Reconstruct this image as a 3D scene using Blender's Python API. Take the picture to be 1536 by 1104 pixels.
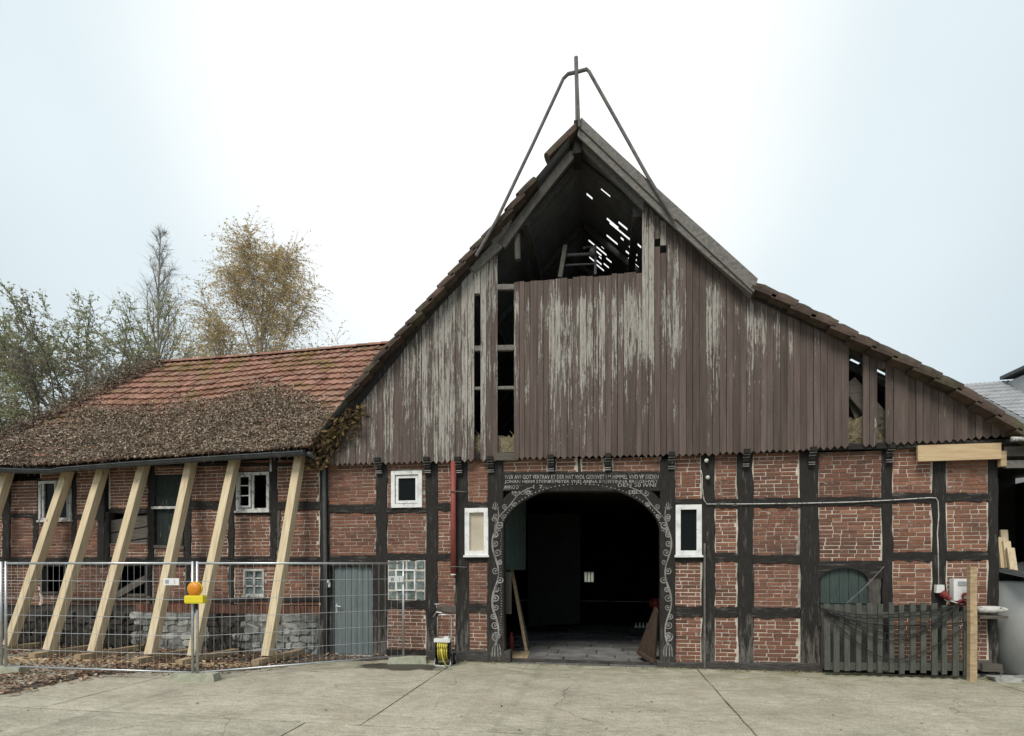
import bpy, math, random
from mathutils import Vector as V, noise as mnoise
random.seed(7)
R = math.radians
for o in list(bpy.data.objects): bpy.data.objects.remove(o)
scn = bpy.context.scene
col = scn.collection
# ---------------------------------------------------------------- camera
FPX, CAMH, TH, DC, HORIZ = 815.0, 1.85, math.atan(0.1672), 10.15, 845.0
FW = V((-math.sin(TH), math.cos(TH), 0)); RT = V((math.cos(TH), math.sin(TH), 0))
CAM = -FW * DC + V((0, 0, CAMH))
cd = bpy.data.cameras.new('camera'); cam = bpy.data.objects.new('camera', cd); col.objects.link(cam)
cd.sensor_width = 36; cd.lens = 36 * FPX / 1536; cd.shift_y = (HORIZ - 552) / 1536; cd.clip_start = .1; cd.clip_end = 2000
cam.location = CAM; cam.rotation_euler = (R(90), 0, TH)
scn.camera = cam
# ---------------------------------------------------------------- sky and sun (thin bright overcast)
SUN_EL, SUN_AZ = R(52), R(28)          # height, turn from straight behind the camera
world = bpy.data.worlds.new('World'); scn.world = world; world.use_nodes = True
wn = world.node_tree; wn.nodes.clear()
def wnode(t, **k):
    n = wn.nodes.new(t)
    for a, b in k.items(): setattr(n, a, b)
    return n
tc = wnode('ShaderNodeTexCoord')
gdir = (FW + RT * (-30 / FPX) + V((0, 0, 1)) * (690 / FPX)).normalized()
dot = wnode('ShaderNodeVectorMath', operation='DOT_PRODUCT'); dot.inputs[1].default_value = gdir
nrm = wnode('ShaderNodeVectorMath', operation='NORMALIZE')
wn.links.new(tc.outputs['Generated'], nrm.inputs[0]); wn.links.new(nrm.outputs[0], dot.inputs[0])
cr = wnode('ShaderNodeValToRGB'); wn.links.new(dot.outputs['Value'], cr.inputs[0])
e = cr.color_ramp; e.interpolation = 'EASE'
e.elements[0].position = 0.55; e.elements[0].color = (.30, .355, .39, 1)
e.elements[1].position = 0.985; e.elements[1].color = (.62, .62, .615, 1)
m_ = e.elements.new(.865); m_.color = (.435, .49, .51, 1)
cnz = wnode('ShaderNodeTexNoise'); cnz.inputs['Scale'].default_value = 2.2; cnz.inputs['Detail'].default_value = 5
wn.links.new(nrm.outputs[0], cnz.inputs['Vector'])
cmr = wnode('ShaderNodeMapRange'); cmr.inputs['To Min'].default_value = .90; cmr.inputs['To Max'].default_value = 1.10
wn.links.new(cnz.outputs['Fac'], cmr.inputs['Value'])
cmul = wnode('ShaderNodeVectorMath', operation='SCALE'); wn.links.new(cr.outputs[0], cmul.inputs[0]); wn.links.new(cmr.outputs[0], cmul.inputs['Scale'])
bg = wnode('ShaderNodeBackground'); wn.links.new(cmul.outputs[0], bg.inputs[0]); bg.inputs[1].default_value = .98
sky = wnode('ShaderNodeTexSky', sky_type='NISHITA'); sky.sun_disc = False
sky.sun_elevation = SUN_EL; sky.sun_rotation = R(180) + TH - SUN_AZ
bg2 = wnode('ShaderNodeBackground'); wn.links.new(sky.outputs[0], bg2.inputs[0]); bg2.inputs[1].default_value = .05
mx = wnode('ShaderNodeMixShader'); mx.inputs[0].default_value = .06
wn.links.new(bg.outputs[0], mx.inputs[1]); wn.links.new(bg2.outputs[0], mx.inputs[2])
wo = wnode('ShaderNodeOutputWorld'); wn.links.new(mx.outputs[0], wo.inputs[0])
sd = bpy.data.lights.new('sun', 'SUN'); sd.energy = 1.5; sd.angle = R(24); sd.color = (1, .94, .86)
so = bpy.data.objects.new('sun', sd); col.objects.link(so)
so.rotation_euler = (R(90) - SUN_EL, 0, TH - SUN_AZ)
scn.view_settings.view_transform = 'Standard'; scn.view_settings.look = 'None'
scn.view_settings.exposure = 0.95; scn.view_settings.gamma = 1
scn.cycles.max_bounces = 6
# ---------------------------------------------------------------- pixel helpers (a pixel is only a direction)
def ray(x, y): return FW + RT * ((x - 768) / FPX) + V((0, 0, (HORIZ - y) / FPX))
def W(x, y, Y=0.0):
    d = ray(x, y); return CAM + d * ((Y - CAM.y) / d.y)
def G(x, y, z=0.0):
    d = ray(x, y); return CAM + d * ((z - CAM.z) / d.z)
def D(x, y, depth): return CAM + ray(x, y) * depth
def proj(p):
    q = V(p) - CAM; z = q.dot(FW); return 768 + FPX * q.dot(RT) / z, HORIZ - FPX * q.z / z
def lerp(a, b, t): return a + (b - a) * t
def pl(pts, x):
    if x <= pts[0][0]: return pts[0][1]
    for (a, b), (c, d) in zip(pts, pts[1:]):
        if x <= c: return b + (d - b) * (x - a) / (c - a)
    return pts[-1][1]
rnd = random.random
def ru(a, b): return a + (b - a) * random.random()
# ---------------------------------------------------------------- mesh builder
WL = {}
class MB:
    def __init__(s): s.v = []; s.f = []; s.a = []
    def face(s, pts, a=0.0):
        i = len(s.v); s.v += [V(p) for p in pts]; s.f.append(tuple(range(i, i + len(pts)))); s.a.append(a)
    def add(s, vs, fs, a=0.0):
        i = len(s.v); s.v += [V(p) for p in vs]
        for f in fs: s.f.append(tuple(i + k for k in f)); s.a.append(a)
    def prism(s, pts, d, a=0.0):           # pts: front loop (counter-clockwise seen from -Y), d: offset vector to the back
        n = len(pts); d = V(d)
        s.add(list(pts) + [V(p) + d for p in pts],
              [tuple(range(n)), tuple(range(2 * n - 1, n - 1, -1))] + [(k, k + n, (k + 1) % n + n, (k + 1) % n) for k in range(n)], a)
        return s
    def box(s, lo, hi, a=0.0, j=0.0):
        x0, y0, z0 = lo; x1, y1, z1 = hi
        vs = [V((x, y, z)) for x, y, z in ((x0, y0, z0), (x1, y0, z0), (x1, y0, z1), (x0, y0, z1), (x0, y1, z0), (x1, y1, z0), (x1, y1, z1), (x0, y1, z1))]
        if j: vs = [p + V((ru(-j, j), ru(-j, j), ru(-j, j))) for p in vs]
        s.add(vs, [(0, 1, 2, 3), (5, 4, 7, 6), (4, 0, 3, 7), (1, 5, 6, 2), (3, 2, 6, 7), (4, 5, 1, 0)], a); return s
    def beam(s, p0, p1, w, h, up=(0, 0, 1), n=1, amp=0.0, a=0.0, c=0.0):
        p0, p1 = V(p0), V(p1); t = (p1 - p0).normalized(); sd_ = t.cross(V(up)).normalized(); u = sd_.cross(t)
        if c: prof = [(-w / 2, -h / 2 + c), (-w / 2 + c, -h / 2), (w / 2 - c, -h / 2), (w / 2, -h / 2 + c), (w / 2, h / 2 - c), (w / 2 - c, h / 2), (-w / 2 + c, h / 2), (-w / 2, h / 2 - c)]
        else: prof = [(-w / 2, -h / 2), (w / 2, -h / 2), (w / 2, h / 2), (-w / 2, h / 2)]
        m = len(prof); vs = []
        for i in range(n + 1):
            cc = p0.lerp(p1, i / n) + sd_ * ru(-amp, amp) + u * ru(-amp, amp)
            vs += [cc + sd_ * (x + ru(-amp, amp) * .5) + u * (y + ru(-amp, amp) * .5) for x, y in prof]
        fs = [tuple(range(m - 1, -1, -1)), tuple(range(n * m, n * m + m))]
        for i in range(n):
            for k in range(m): fs.append((i * m + k, i * m + (k + 1) % m, (i + 1) * m + (k + 1) % m, (i + 1) * m + k))
        s.add(vs, fs, a); return s
    def tube(s, path, r, n=6, a=0.0, cap=True):
        path = [V(p) for p in path]; m = len(path); vs = []
        for i, p in enumerate(path):
            t = (path[min(i + 1, m - 1)] - path[max(i - 1, 0)])
            t = t.normalized() if t.length > 1e-9 else V((0, 0, 1))
            u = t.cross(V((0, 0, 1))) if abs(t.z) < .95 else t.cross(V((0, 1, 0)))
            u.normalize(); w = u.cross(t)
            rr = r[i] if isinstance(r, (list, tuple)) else r
            vs += [p + (u * math.cos(2 * math.pi * k / n) + w * math.sin(2 * math.pi * k / n)) * rr for k in range(n)]
        fs = []
        for i in range(m - 1):
            for k in range(n): fs.append((i * n + k, i * n + (k + 1) % n, (i + 1) * n + (k + 1) % n, (i + 1) * n + k))
        if cap: fs += [tuple(range(n - 1, -1, -1)), tuple(range((m - 1) * n, m * n))]
        s.add(vs, fs, a); return s
    def lathe(s, c, axis, prof, n=20, a=0.0):   # prof: (distance along axis, radius)
        c = V(c); axis = V(axis).normalized(); u = axis.orthogonal().normalized(); w = axis.cross(u); vs = []
        for d, r in prof: vs += [c + axis * d + (u * math.cos(2 * math.pi * k / n) + w * math.sin(2 * math.pi * k / n)) * r for k in range(n)]
        fs = []
        for i in range(len(prof) - 1):
            for k in range(n): fs.append((i * n + k, i * n + (k + 1) % n, (i + 1) * n + (k + 1) % n, (i + 1) * n + k))
        fs += [tuple(range(n - 1, -1, -1)), tuple(range((len(prof) - 1) * n, len(prof) * n))]
        s.add(vs, fs, a); return s
    def wavy(s, p0, p1, w0, w1, yf, yb, n=6, amp=.006, c=.01):   # old timber lying in the wall: centre line in the facade plane
        p0, p1 = V((p0[0], 0, p0[1])), V((p1[0], 0, p1[1])); t = (p1 - p0).normalized(); q = V((t.z, 0, -t.x)); vs = []
        for i in range(n + 1):
            k = i / n; cc = p0.lerp(p1, k); w = lerp(w0, w1, k) / 2
            l_ = w + ru(-amp, amp); r_ = w + ru(-amp, amp); y = yf + ru(-amp, amp) * .7
            cl = c * ru(.5, 1.9); c2 = c * ru(.5, 1.9)
            for d, yy in ((-l_, yb), (-l_, y + cl), (-l_ + cl, y), (r_ - c2, y), (r_, y + c2), (r_, yb)):
                P = cc + q * d; vs.append(V((P.x, yy, P.z)))
        fs = [(5, 4, 3, 2, 1, 0), tuple(n * 6 + k for k in range(6))]
        for i in range(n):
            for k in range(6): fs.append((i * 6 + k, i * 6 + (k + 1) % 6, (i + 1) * 6 + (k + 1) % 6, (i + 1) * 6 + k))
        s.add(vs, fs); return s
    def build(s, name, mat, parent=None, label=None, cat=None, group=None, kind=None, smooth=False, attr=False, origin=None):
        me = bpy.data.meshes.new(name)
        xs = [p.x for p in s.v]; ys = [p.y for p in s.v]; zs = [p.z for p in s.v]
        o3 = V(origin) if origin is not None else V(((min(xs) + max(xs)) / 2, (min(ys) + max(ys)) / 2, min(zs)))
        me.from_pydata([p - o3 for p in s.v], [], s.f)
        if attr:
            at = me.attributes.new('rnd', 'FLOAT', 'FACE'); at.data.foreach_set('value', s.a)
        if smooth: me.polygons.foreach_set('use_smooth', [True] * len(me.polygons))
        me.materials.append(MT[mat] if isinstance(mat, str) else mat); me.update()
        import bmesh
        if not attr and len(s.f) < 6000:
            b = bmesh.new(); b.from_mesh(me); bmesh.ops.recalc_face_normals(b, faces=b.faces); b.to_mesh(me); b.free()
        return link(name, me, o3, parent, label, cat, group, kind)
def link(name, data, loc, parent=None, label=None, cat=None, group=None, kind=None, scale=None, rot=None):
    o = bpy.data.objects.new(name, data); col.objects.link(o)
    WL[o.name] = V(loc)
    if parent: o.parent = parent; o.location = V(loc) - WL[parent.name]
    else: o.location = loc
    if scale: o.scale = scale
    if rot: o.rotation_euler = rot
    if label: o['label'] = label
    if cat: o['category'] = cat
    if group: o['group'] = group
    if kind: o['kind'] = kind
    return o
def thing(name, loc, label, cat, group=None): return link(name, None, loc, None, label, cat, group)
# ---------------------------------------------------------------- materials
MT = {}
def c4(c): return (c[0], c[1], c[2], 1)
class NM:
    def __init__(s, name):
        s.m = bpy.data.materials.new(name); s.m.use_nodes = True; s.t = s.m.node_tree; MT[name] = s.m
        s.b = s.t.nodes['Principled BSDF']; s.pos = s.n('ShaderNodeNewGeometry').outputs['Position']
    def n(s, t, ins=None, **k):
        x = s.t.nodes.new(t)
        for a, b in k.items(): setattr(x, a, b)
        for a, b in (ins or {}).items(): s.set(x.inputs[a], b)
        return x
    def set(s, sock, v):
        if hasattr(v, 'is_linked'): s.t.links.new(v, sock)
        elif isinstance(v, tuple) and len(v) == 3 and sock.type == 'RGBA': sock.default_value = c4(v)
        else: sock.default_value = v
    def noise(s, scale, st=(1, 1, 1), det=5, rough=.6, vec=None, off=None):
        mp = s.n('ShaderNodeVectorMath', {0: vec or s.pos, 1: V(st)}, operation='MULTIPLY')
        v = mp.outputs[0]
        if off is not None: v = s.n('ShaderNodeVectorMath', {0: v, 1: off}, operation='ADD').outputs[0]
        return s.n('ShaderNodeTexNoise', {'Vector': v, 'Scale': scale, 'Detail': det, 'Roughness': rough}).outputs['Fac']
    def ramp(s, f, stops, interp='LINEAR'):
        x = s.n('ShaderNodeValToRGB', {0: f}); r = x.color_ramp; r.interpolation = interp
        while len(r.elements) < len(stops): r.elements.new(.5)
        for el, (p, c) in zip(r.elements, stops): el.position = p; el.color = c4(c) if isinstance(c, tuple) else (c, c, c, 1)
        return x.outputs[0]
    def mr(s, f, a, b, c=0.0, d=1.0): return s.n('ShaderNodeMapRange', {'Value': f, 'From Min': a, 'From Max': b, 'To Min': c, 'To Max': d}).outputs[0]
    def math(s, op, a, b): return s.n('ShaderNodeMath', {0: a, 1: b}, operation=op).outputs[0]
    def mix(s, f, a, b, blend='MIX'):
        x = s.n('ShaderNodeMix', data_type='RGBA', blend_type=blend); s.set(x.inputs[0], f); s.set(x.inputs[6], a); s.set(x.inputs[7], b); return x.outputs[2]
    def out(s, c, rough=.85, bump=None, bs=.3, bd=.01, metal=0, spec=.25):
        s.set(s.b.inputs['Base Color'], c); s.set(s.b.inputs['Roughness'], rough); s.b.inputs['Metallic'].default_value = metal
        s.b.inputs['Specular IOR Level'].default_value = spec
        if bump is not None:
            bn = s.n('ShaderNodeBump', {'Strength': bs, 'Distance': bd, 'Height': bump}); s.t.links.new(bn.outputs[0], s.b.inputs['Normal'])
        return s.m
    def rndv(s, attr):
        if attr == 'col': return s.n('ShaderNodeSeparateColor', {0: s.n('ShaderNodeObjectInfo').outputs['Color']}).outputs[0]
        if attr: return s.n('ShaderNodeAttribute', attribute_name='rnd').outputs['Fac']
        return s.n('ShaderNodeObjectInfo').outputs['Random']
def surf(name, stops, scale=8, st=(1, 1, 1), rough=.85, bs=.3, bscale=60, bst=None, rr=None, attr=False, patches=(), metal=0, spec=.25, bd=.01, det=5):
    s = NM(name); f = s.noise(scale, st, det)
    c = s.ramp(f, stops)
    if rr: c = s.mix(1.0, c, s.ramp(s.rndv(attr), rr), 'MULTIPLY')
    for (pc, psc, pst, lo, hi, amt) in patches:
        pf = s.noise(psc, pst, 6, .65, off=V((psc * 1.7, 3.1, -psc)))
        c = s.mix(s.mr(pf, lo, hi, 0, amt), c, pc)
    return s.out(c, rough, s.noise(bscale, bst or st, 6), bs, bd, metal, spec)
GREY = [(.3, .75), (.7, 1.15)]
brr = [(0, (.105, .055, .04)), (.25, (.16, .077, .052)), (.5, (.21, .097, .063)), (.75, (.265, .127, .08)), (.92, (.35, .175, .11)), (1, (.42, .22, .135))]
lime = ((.52, .47, .41), 7, (1, 1, 1.6), .62, .72, .65)
soot = ((.05, .042, .04), 1.1, (1, 1, 1.3), .5, .75, .55)
for nm, at in (('brick', 'col'), ('brickwork', True)):
    surf(nm, [(.25, .72), (.5, .97), (.75, 1.2)], 22, rough=.92, bs=.5, bscale=90, rr=brr, attr=at, patches=(soot, lime))
surf('mortar', [(.3, (.42, .37, .31)), (.6, (.64, .58, .49))], 9, rough=.95, bs=.6, bscale=70, patches=(((.15, .115, .1), 1.3, (1, 1, 1), .52, .7, .75),))
surf('mortar_dark', [(.3, (.22, .18, .155)), (.62, (.48, .42, .36))], 7, rough=.95, bs=.6, bscale=70, patches=(((.12, .085, .07), 1.7, (1, 1, 1), .48, .64, .85),))
surf('rubble_mortar', [(.3, (.10, .10, .09)), (.7, (.22, .215, .195))], 9, bs=.8, bscale=40)
def timber(name, st, base=(.018, .0165, .0155), base2=(.042, .038, .034), worn=(.23, .21, .185), lo=.54, hi=.68, low=True):
    s = NM(name)
    g = s.noise(5, st, 8, .7); c = s.ramp(g, [(.3, base), (.7, base2)])
    w = s.noise(2.6, tuple(.5 + .5 * k if k > 1 else k for k in st), 7, .7)
    if low:                      # paint worn off towards the ground
        z = s.n('ShaderNodeSeparateXYZ', {0: s.pos}).outputs[2]
        w = s.math('ADD', w, s.mr(z, .05, 1.2, .17, -.03))
    c = s.mix(s.mr(w, lo, hi, 0, .85), c, s.mix(s.mr(g, .35, .6), worn, tuple(k * .35 for k in worn)))
    s.out(c, .88, g, .9, .018, 0, .2)
VT, HT, DT = (14, 8, 1.2), (1.2, 8, 14), (6, 6, 6)
timber('timber_vertical', VT); timber('timber_horizontal', HT, low=False); timber('timber_sill', HT, worn=(.13, .12, .11), lo=.45, hi=.65)
timber('weathered_wood_v', VT, (.05, .046, .04), (.13, .12, .105), (.22, .21, .19), low=False)
timber('weathered_wood_h', HT, (.07, .06, .05), (.16, .145, .125), (.27, .25, .22), low=False)
timber('grey_picket', VT, (.055, .06, .05), (.13, .135, .115), (.2, .2, .17), low=False)
timber('roof_timber', (3, 14, 3), (.11, .102, .092), (.25, .235, .215), (.36, .345, .315), low=False)
timber('gate_timber', VT, (.017, .015, .014), (.042, .037, .033), (.14, .128, .115), .55, .70)
# gable boards: brown paint flaking off grey wood
s = NM('gable_paint')
orr = s.n('ShaderNodeObjectInfo').outputs['Random']
off = s.n('ShaderNodeCombineXYZ', {0: s.math('MULTIPLY', orr, 37.0), 2: s.math('MULTIPLY', orr, 91.0)}).outputs[0]
xyz = s.n('ShaderNodeSeparateXYZ', {0: s.pos})
grain = s.noise(6, (16, 4, .7), 8, .72, off=off)
wood = s.ramp(grain, [(.26, (.075, .068, .06)), (.40, (.235, .217, .19)), (.64, (.48, .45, .40))])
paint = s.mix(1.0, s.ramp(s.noise(3, (5, 1, .35), 6), [(.3, (.082, .061, .052)), (.7, (.152, .115, .099))]), s.ramp(orr, [(0, .72), (1, 1.15)]), 'MULTIPLY')
fl = s.math('ADD', s.math('MULTIPLY', s.noise(2.4, (14, 3, .5), 8, .66, off=off), .6), s.math('ADD', s.math('MULTIPLY', s.noise(16, (5, 3, .8), 5, .7, off=off), .2), s.math('MULTIPLY', s.noise(7, (3.2, 1, .7), 6, .7, off=off), .2)))
big = s.noise(.55, (1, 1, .8), 3, .5)
bias = s.ramp(s.mr(xyz.outputs[0], -4.3, 8.2), [(0, .55), (.06, .55), (.20, .58), (.31, .575), (.37, .47), (.46, .495), (.54, .48), (.62, .462), (.8, .44), (1, .445)])
zb = s.mr(xyz.outputs[2], 3.7, 7.5, -.07, .075)
pk = s.math('ADD', s.math('ADD', fl, s.math('SUBTRACT', bias, .5)), s.math('ADD', zb, s.mr(big, .3, .7, -.07, .07)))
pk = s.math('ADD', pk, s.mr(s.n('ShaderNodeTexWhiteNoise', {'Vector': off}).outputs[0], 0, 1, -.075, .075))
gz = s.n('ShaderNodeSeparateXYZ', {0: s.n('ShaderNodeTexCoord').outputs['Generated']}).outputs[2]
pk = s.math('SUBTRACT', pk, s.mr(gz, .84, 1.0, 0, .13))      # paint survives under the verge
mask = s.mr(pk, .545, .57)
edge = s.mr(pk, .44, .54, 0, .5)
c = s.mix(edge, paint, (.14, .11, .096)); c = s.mix(s.math('MULTIPLY', s.mr(pk, .525, .548), .5), c, (.05, .04, .035)); c = s.mix(mask, c, wood)
c = s.mix(s.mr(s.noise(9, (2, 2, 1.6), 4), .66, .72, 0, .7), c, (.05, .045, .04))
s.out(c, .85, s.math('ADD', s.math('MULTIPLY', mask, -.5), grain), .55, .008)
s = NM('new_pine')
oc = s.n('ShaderNodeTexCoord').outputs['Object']; oo = s.n('ShaderNodeCombineXYZ', {0: s.math('MULTIPLY', s.rndv(False), 50.0), 2: s.math('MULTIPLY', s.rndv(False), 23.0)}).outputs[0]
gr = s.noise(4, (9, 9, .5), 6, .6, vec=oc, off=oo); c = s.ramp(gr, [(.3, (.48, .36, .215)), (.5, (.62, .50, .325)), (.7, (.72, .61, .43))])
c = s.mix(s.mr(s.noise(3.2, (1.6, 1.6, .9), 2, .5, vec=oc, off=oo), .70, .76, 0, .75), c, (.27, .15, .07))
c = s.mix(s.mr(s.noise(1.3, (1, 1, .5), 5, .6, vec=oc, off=oo), .5, .75, 0, .35), c, (.40, .36, .27))
s.out(c, .75, gr, .3, .006)
surf('new_pine_h', [(.25, (.42, .29, .155)), (.5, (.54, .40, .235)), (.75, (.62, .49, .31))], 3, (.8, 6, 9), .7, .15, 30, patches=(((.3, .17, .08), 6, (2, 2, 2), .68, .74, .6),), det=8)
surf('sleeper_wood', [(.25, (.26, .185, .11)), (.7, (.52, .39, .24))], 3, (3, 1, 9), .8, .3, 40)
surf('white_paint', [(.3, (.55, .55, .53)), (.55, (.78, .78, .76))], 6, (1, 1, 1), .5, .25, 40, patches=(((.22, .2, .18), 9, (3, 3, 1.4), .62, .68, .8),))
surf('old_white_paint', [(.3, (.40, .40, .37)), (.6, (.62, .61, .58))], 7, (1, 1, 1), .7, .4, 40, patches=(((.11, .10, .09), 6, (3, 3, 1.4), .54, .62, .85),))
surf('pale_board', [(.3, (.42, .36, .27)), (.7, (.55, .48, .38))], 3, (1, 1, 1), .8, .1)
s = NM('window_glass'); s.out((.008, .01, .01), .15, s.noise(2.5), .03, .02, 0, .1)
s = NM('glass_block'); s.out(s.ramp(s.noise(9), [(.3, (.06, .08, .08)), (.7, (.22, .27, .26))]), .12, s.noise(18), .8, .02, 0, .6)
s = NM('pane_translucent'); tb = s.n('ShaderNodeBsdfTranslucent', {0: (.85, .85, .72)}); tr = s.n('ShaderNodeBsdfTransparent')
ms = s.n('ShaderNodeMixShader', {0: .55, 1: tb.outputs[0], 2: tr.outputs[0]}); s.t.links.new(ms.outputs[0], s.t.nodes['Material Output'].inputs[0])
surf('door_paint', [(.3, (.115, .14, .142)), (.7, (.155, .182, .184))], 4, (6, 1, .5), .5, .1, patches=(((.07, .1, .05), 2.5, (1, 1, 1), .58, .7, .5),))
surf('green_paint', [(.3, (.035, .05, .046)), (.7, (.062, .085, .077))], 5, (8, 1, 1), .7, .3)
surf('green_hatch', [(.3, (.012, .018, .015)), (.7, (.03, .04, .034))], 5, (8, 1, 1), .7, .3, patches=(((.16, .16, .15), 3, (7, 1, 1.2), .62, .68, .7),))
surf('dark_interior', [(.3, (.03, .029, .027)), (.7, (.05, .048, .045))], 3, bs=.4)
surf('loft_wood', [(.3, (.06, .058, .056)), (.7, (.14, .135, .128))], 4, (8, 1, 8), .9, .4)
surf('flagstone', [(.3, (.10, .10, .098)), (.7, (.21, .21, .20))], 3, bs=.4, rr=[(0, .7), (1, 1.2)])
surf('verge_clay', [(.25, (.035, .027, .022)), (.5, (.075, .053, .042)), (.75, (.13, .085, .065))], 5, bs=.6, bscale=30, rr=[(0, .7), (1, 1.2)], patches=(((.085, .085, .045), 3, (1, 1, 1), .52, .66, .8), ((.2, .19, .16), 14, (1, 1, 1), .64, .7, .6)))
TCL = [(0, (.7, .62, .58)), (.35, (1.0, .95, .95)), (.7, (1.2, 1.18, 1.2)), (1, (.85, 1.0, 1.0))]
for nm, at in (('clay_tile', False), ('clay_tiling', True)):
    surf(nm, [(.25, (.19, .10, .072)), (.5, (.29, .155, .11)), (.75, (.37, .22, .165))], 4, bs=.4, bscale=40, rr=TCL, attr=at, patches=(((.16, .13, .035), 1.1, (1, 1, 1), .53, .66, .75), ((.07, .06, .045), 3, (1, 1, 1), .55, .7, .7)))
surf('grey_tile', [(.3, (.24, .245, .255)), (.7, (.36, .365, .375))], 3, bs=.2, rough=.6)
LR = [(0, (.075, .052, .036)), (.3, (.15, .108, .072)), (.6, (.25, .19, .13)), (.85, (.37, .30, .225)), (1, (.52, .45, .37))]
surf('dead_leaf', [(.3, .85), (.7, 1.15)], 20, rr=LR, attr=True, rough=.75, bs=0)
LR2 = [(0, (.075, .04, .026)), (.3, (.15, .085, .052)), (.6, (.25, .15, .095)), (.85, (.38, .26, .18)), (1, (.5, .41, .31))]
surf('fallen_leaf', [(.3, .85), (.7, 1.15)], 20, rr=LR2, attr=True, rough=.7, bs=0)
surf('climber_leaf', [(.3, .85), (.7, 1.15)], 20, rr=[(0, (.06, .04, .022)), (.5, (.15, .10, .05)), (.85, (.24, .17, .075)), (1, (.36, .27, .10))], attr=True, rough=.7, bs=0)
surf('leaf_mould', [(.3, (.05, .036, .026)), (.7, (.11, .078, .054))], 25, bs=.8, bscale=50)
surf('stem', [(.3, (.045, .037, .03)), (.7, (.11, .095, .08))], 9, bs=.4)
surf('soil', [(.3, (.05, .042, .034)), (.7, (.12, .10, .08))], 12, bs=.8, bscale=50)
surf('rubble_stone', [(.25, (.16, .165, .15)), (.5, (.30, .305, .28)), (.75, (.46, .455, .42))], 6, bs=.7, bscale=25, rr=[(0, .7), (1, 1.25)], patches=(((.05, .048, .042), 2, (1, 1, 1), .55, .68, .7),), bd=.02)
surf('dark_rubble', [(.3, (.035, .03, .026)), (.7, (.09, .08, .07))], 6, bs=.8, bscale=30)
surf('galvanised', [(.3, (.42, .44, .45)), (.7, (.6, .62, .63))], 9, rough=.42, metal=.75, bs=.08, spec=.5)
surf('gutter_zinc', [(.3, (.04, .045, .047)), (.7, (.085, .09, .092))], 5, rough=.6, metal=.1, bs=.1, spec=.5)
surf('rusty_steel', [(.3, (.11, .10, .095)), (.7, (.2, .19, .18))], 9, rough=.75, metal=.1, bs=.3)
surf('pitted_block', [(.3, (.26, .27, .19)), (.7, (.42, .42, .33))], 9, bs=.5)
surf('red_plastic', [(.3, (.30, .05, .04)), (.7, (.38, .075, .06))], 4, rough=.45, bs=.05, spec=.4)
surf('pipe_red', [(.3, (.22, .055, .045)), (.7, (.29, .075, .062))], 4, rough=.5, bs=.05)
surf('yellow_plastic', [(.3, (.72, .58, .02)), (.7, (.82, .68, .04))], 4, rough=.4, bs=.02, spec=.4)
surf('hose_yellow', [(.3, (.50, .43, .06)), (.7, (.66, .58, .12))], 30, rough=.45, bs=.1)
s = NM('amber_lens'); s.b.inputs['Transmission Weight'].default_value = .15; s.out((.8, .28, .01), .22, s.n('ShaderNodeTexVoronoi', {'Vector': s.pos, 'Scale': 60.0}).outputs[0], .4, .01, 0, .6)
surf('black_rubber', [(.3, (.012, .012, .012)), (.7, (.025, .025, .025))], 5, rough=.6, bs=.05)
surf('white_plastic', [(.3, (.66, .66, .64)), (.7, (.76, .76, .74))], 5, rough=.4, bs=.03, spec=.4)
surf('paper_label', [(.3, (.70, .70, .70)), (.7, (.8, .8, .8))], 5, rough=.6, bs=0)
surf('label_print', [(.3, (.25, .26, .28)), (.7, (.4, .41, .43))], 60, rough=.6, bs=0)
surf('ornament_paint', [(.3, (.12, .115, .108)), (.65, (.33, .32, .30))], 5, rough=.8, bs=.2, patches=(((.06, .055, .05), 9, (1, 1, 1), .55, .65, .8),))
surf('letter_paint', [(.3, (.16, .155, .145)), (.65, (.44, .43, .40))], 7, rough=.8, bs=.1, patches=(((.05, .045, .042), 6, (1, 1, 1), .55, .68, .8),))
surf('tank_concrete', [(.3, (.36, .37, .36)), (.7, (.44, .45, .44))], 2.5, rough=.6, bs=.15, patches=(((.18, .2, .18), 5, (1, 1, .5), .68, .76, .6),))
surf('near_black_wood', [(.3, (.009, .009, .009)), (.7, (.018, .018, .018))], 3, bs=.4)  # nearly black tone for the partition inside the gate
surf('tile_underside', [(.3, (.13, .132, .14)), (.7, (.20, .2, .205))], 4, bs=.3)
surf('brown_panel', [(.3, (.045, .03, .022)), (.7, (.10, .068, .05))], 4, (6, 6, 1), .7, .3)
surf('dark_red', [(.3, (.14, .02, .018)), (.7, (.2, .03, .025))], 4, rough=.5, bs=.05)
surf('straw', [(.3, (.12, .095, .055)), (.7, (.33, .28, .18))], 30, bs=.8)
surf('bark', [(.3, (.22, .205, .185)), (.7, (.44, .415, .375))], 5, bs=.4)
surf('bark_dark', [(.3, (.11, .10, .09)), (.7, (.22, .205, .19))], 5, bs=.4)
surf('birch_leaf', [(.3, .9), (.7, 1.1)], 3, rr=[(0, (.42, .31, .15)), (.4, (.62, .46, .21)), (.75, (.74, .58, .28)), (1, (.58, .48, .31))], attr=True, bs=0, rough=.7)
surf('green_leaf', [(.3, .85), (.7, 1.15)], 3, rr=[(0, (.23, .25, .13)), (.4, (.35, .37, .20)), (.75, (.48, .475, .27)), (1, (.56, .51, .31))], attr=True, bs=0, rough=.7)
surf('dull_leaf', [(.3, .85), (.7, 1.15)], 3, rr=[(0, (.17, .15, .11)), (.5, (.29, .25, .18)), (1, (.40, .34, .24))], attr=True, bs=0, rough=.7)
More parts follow.
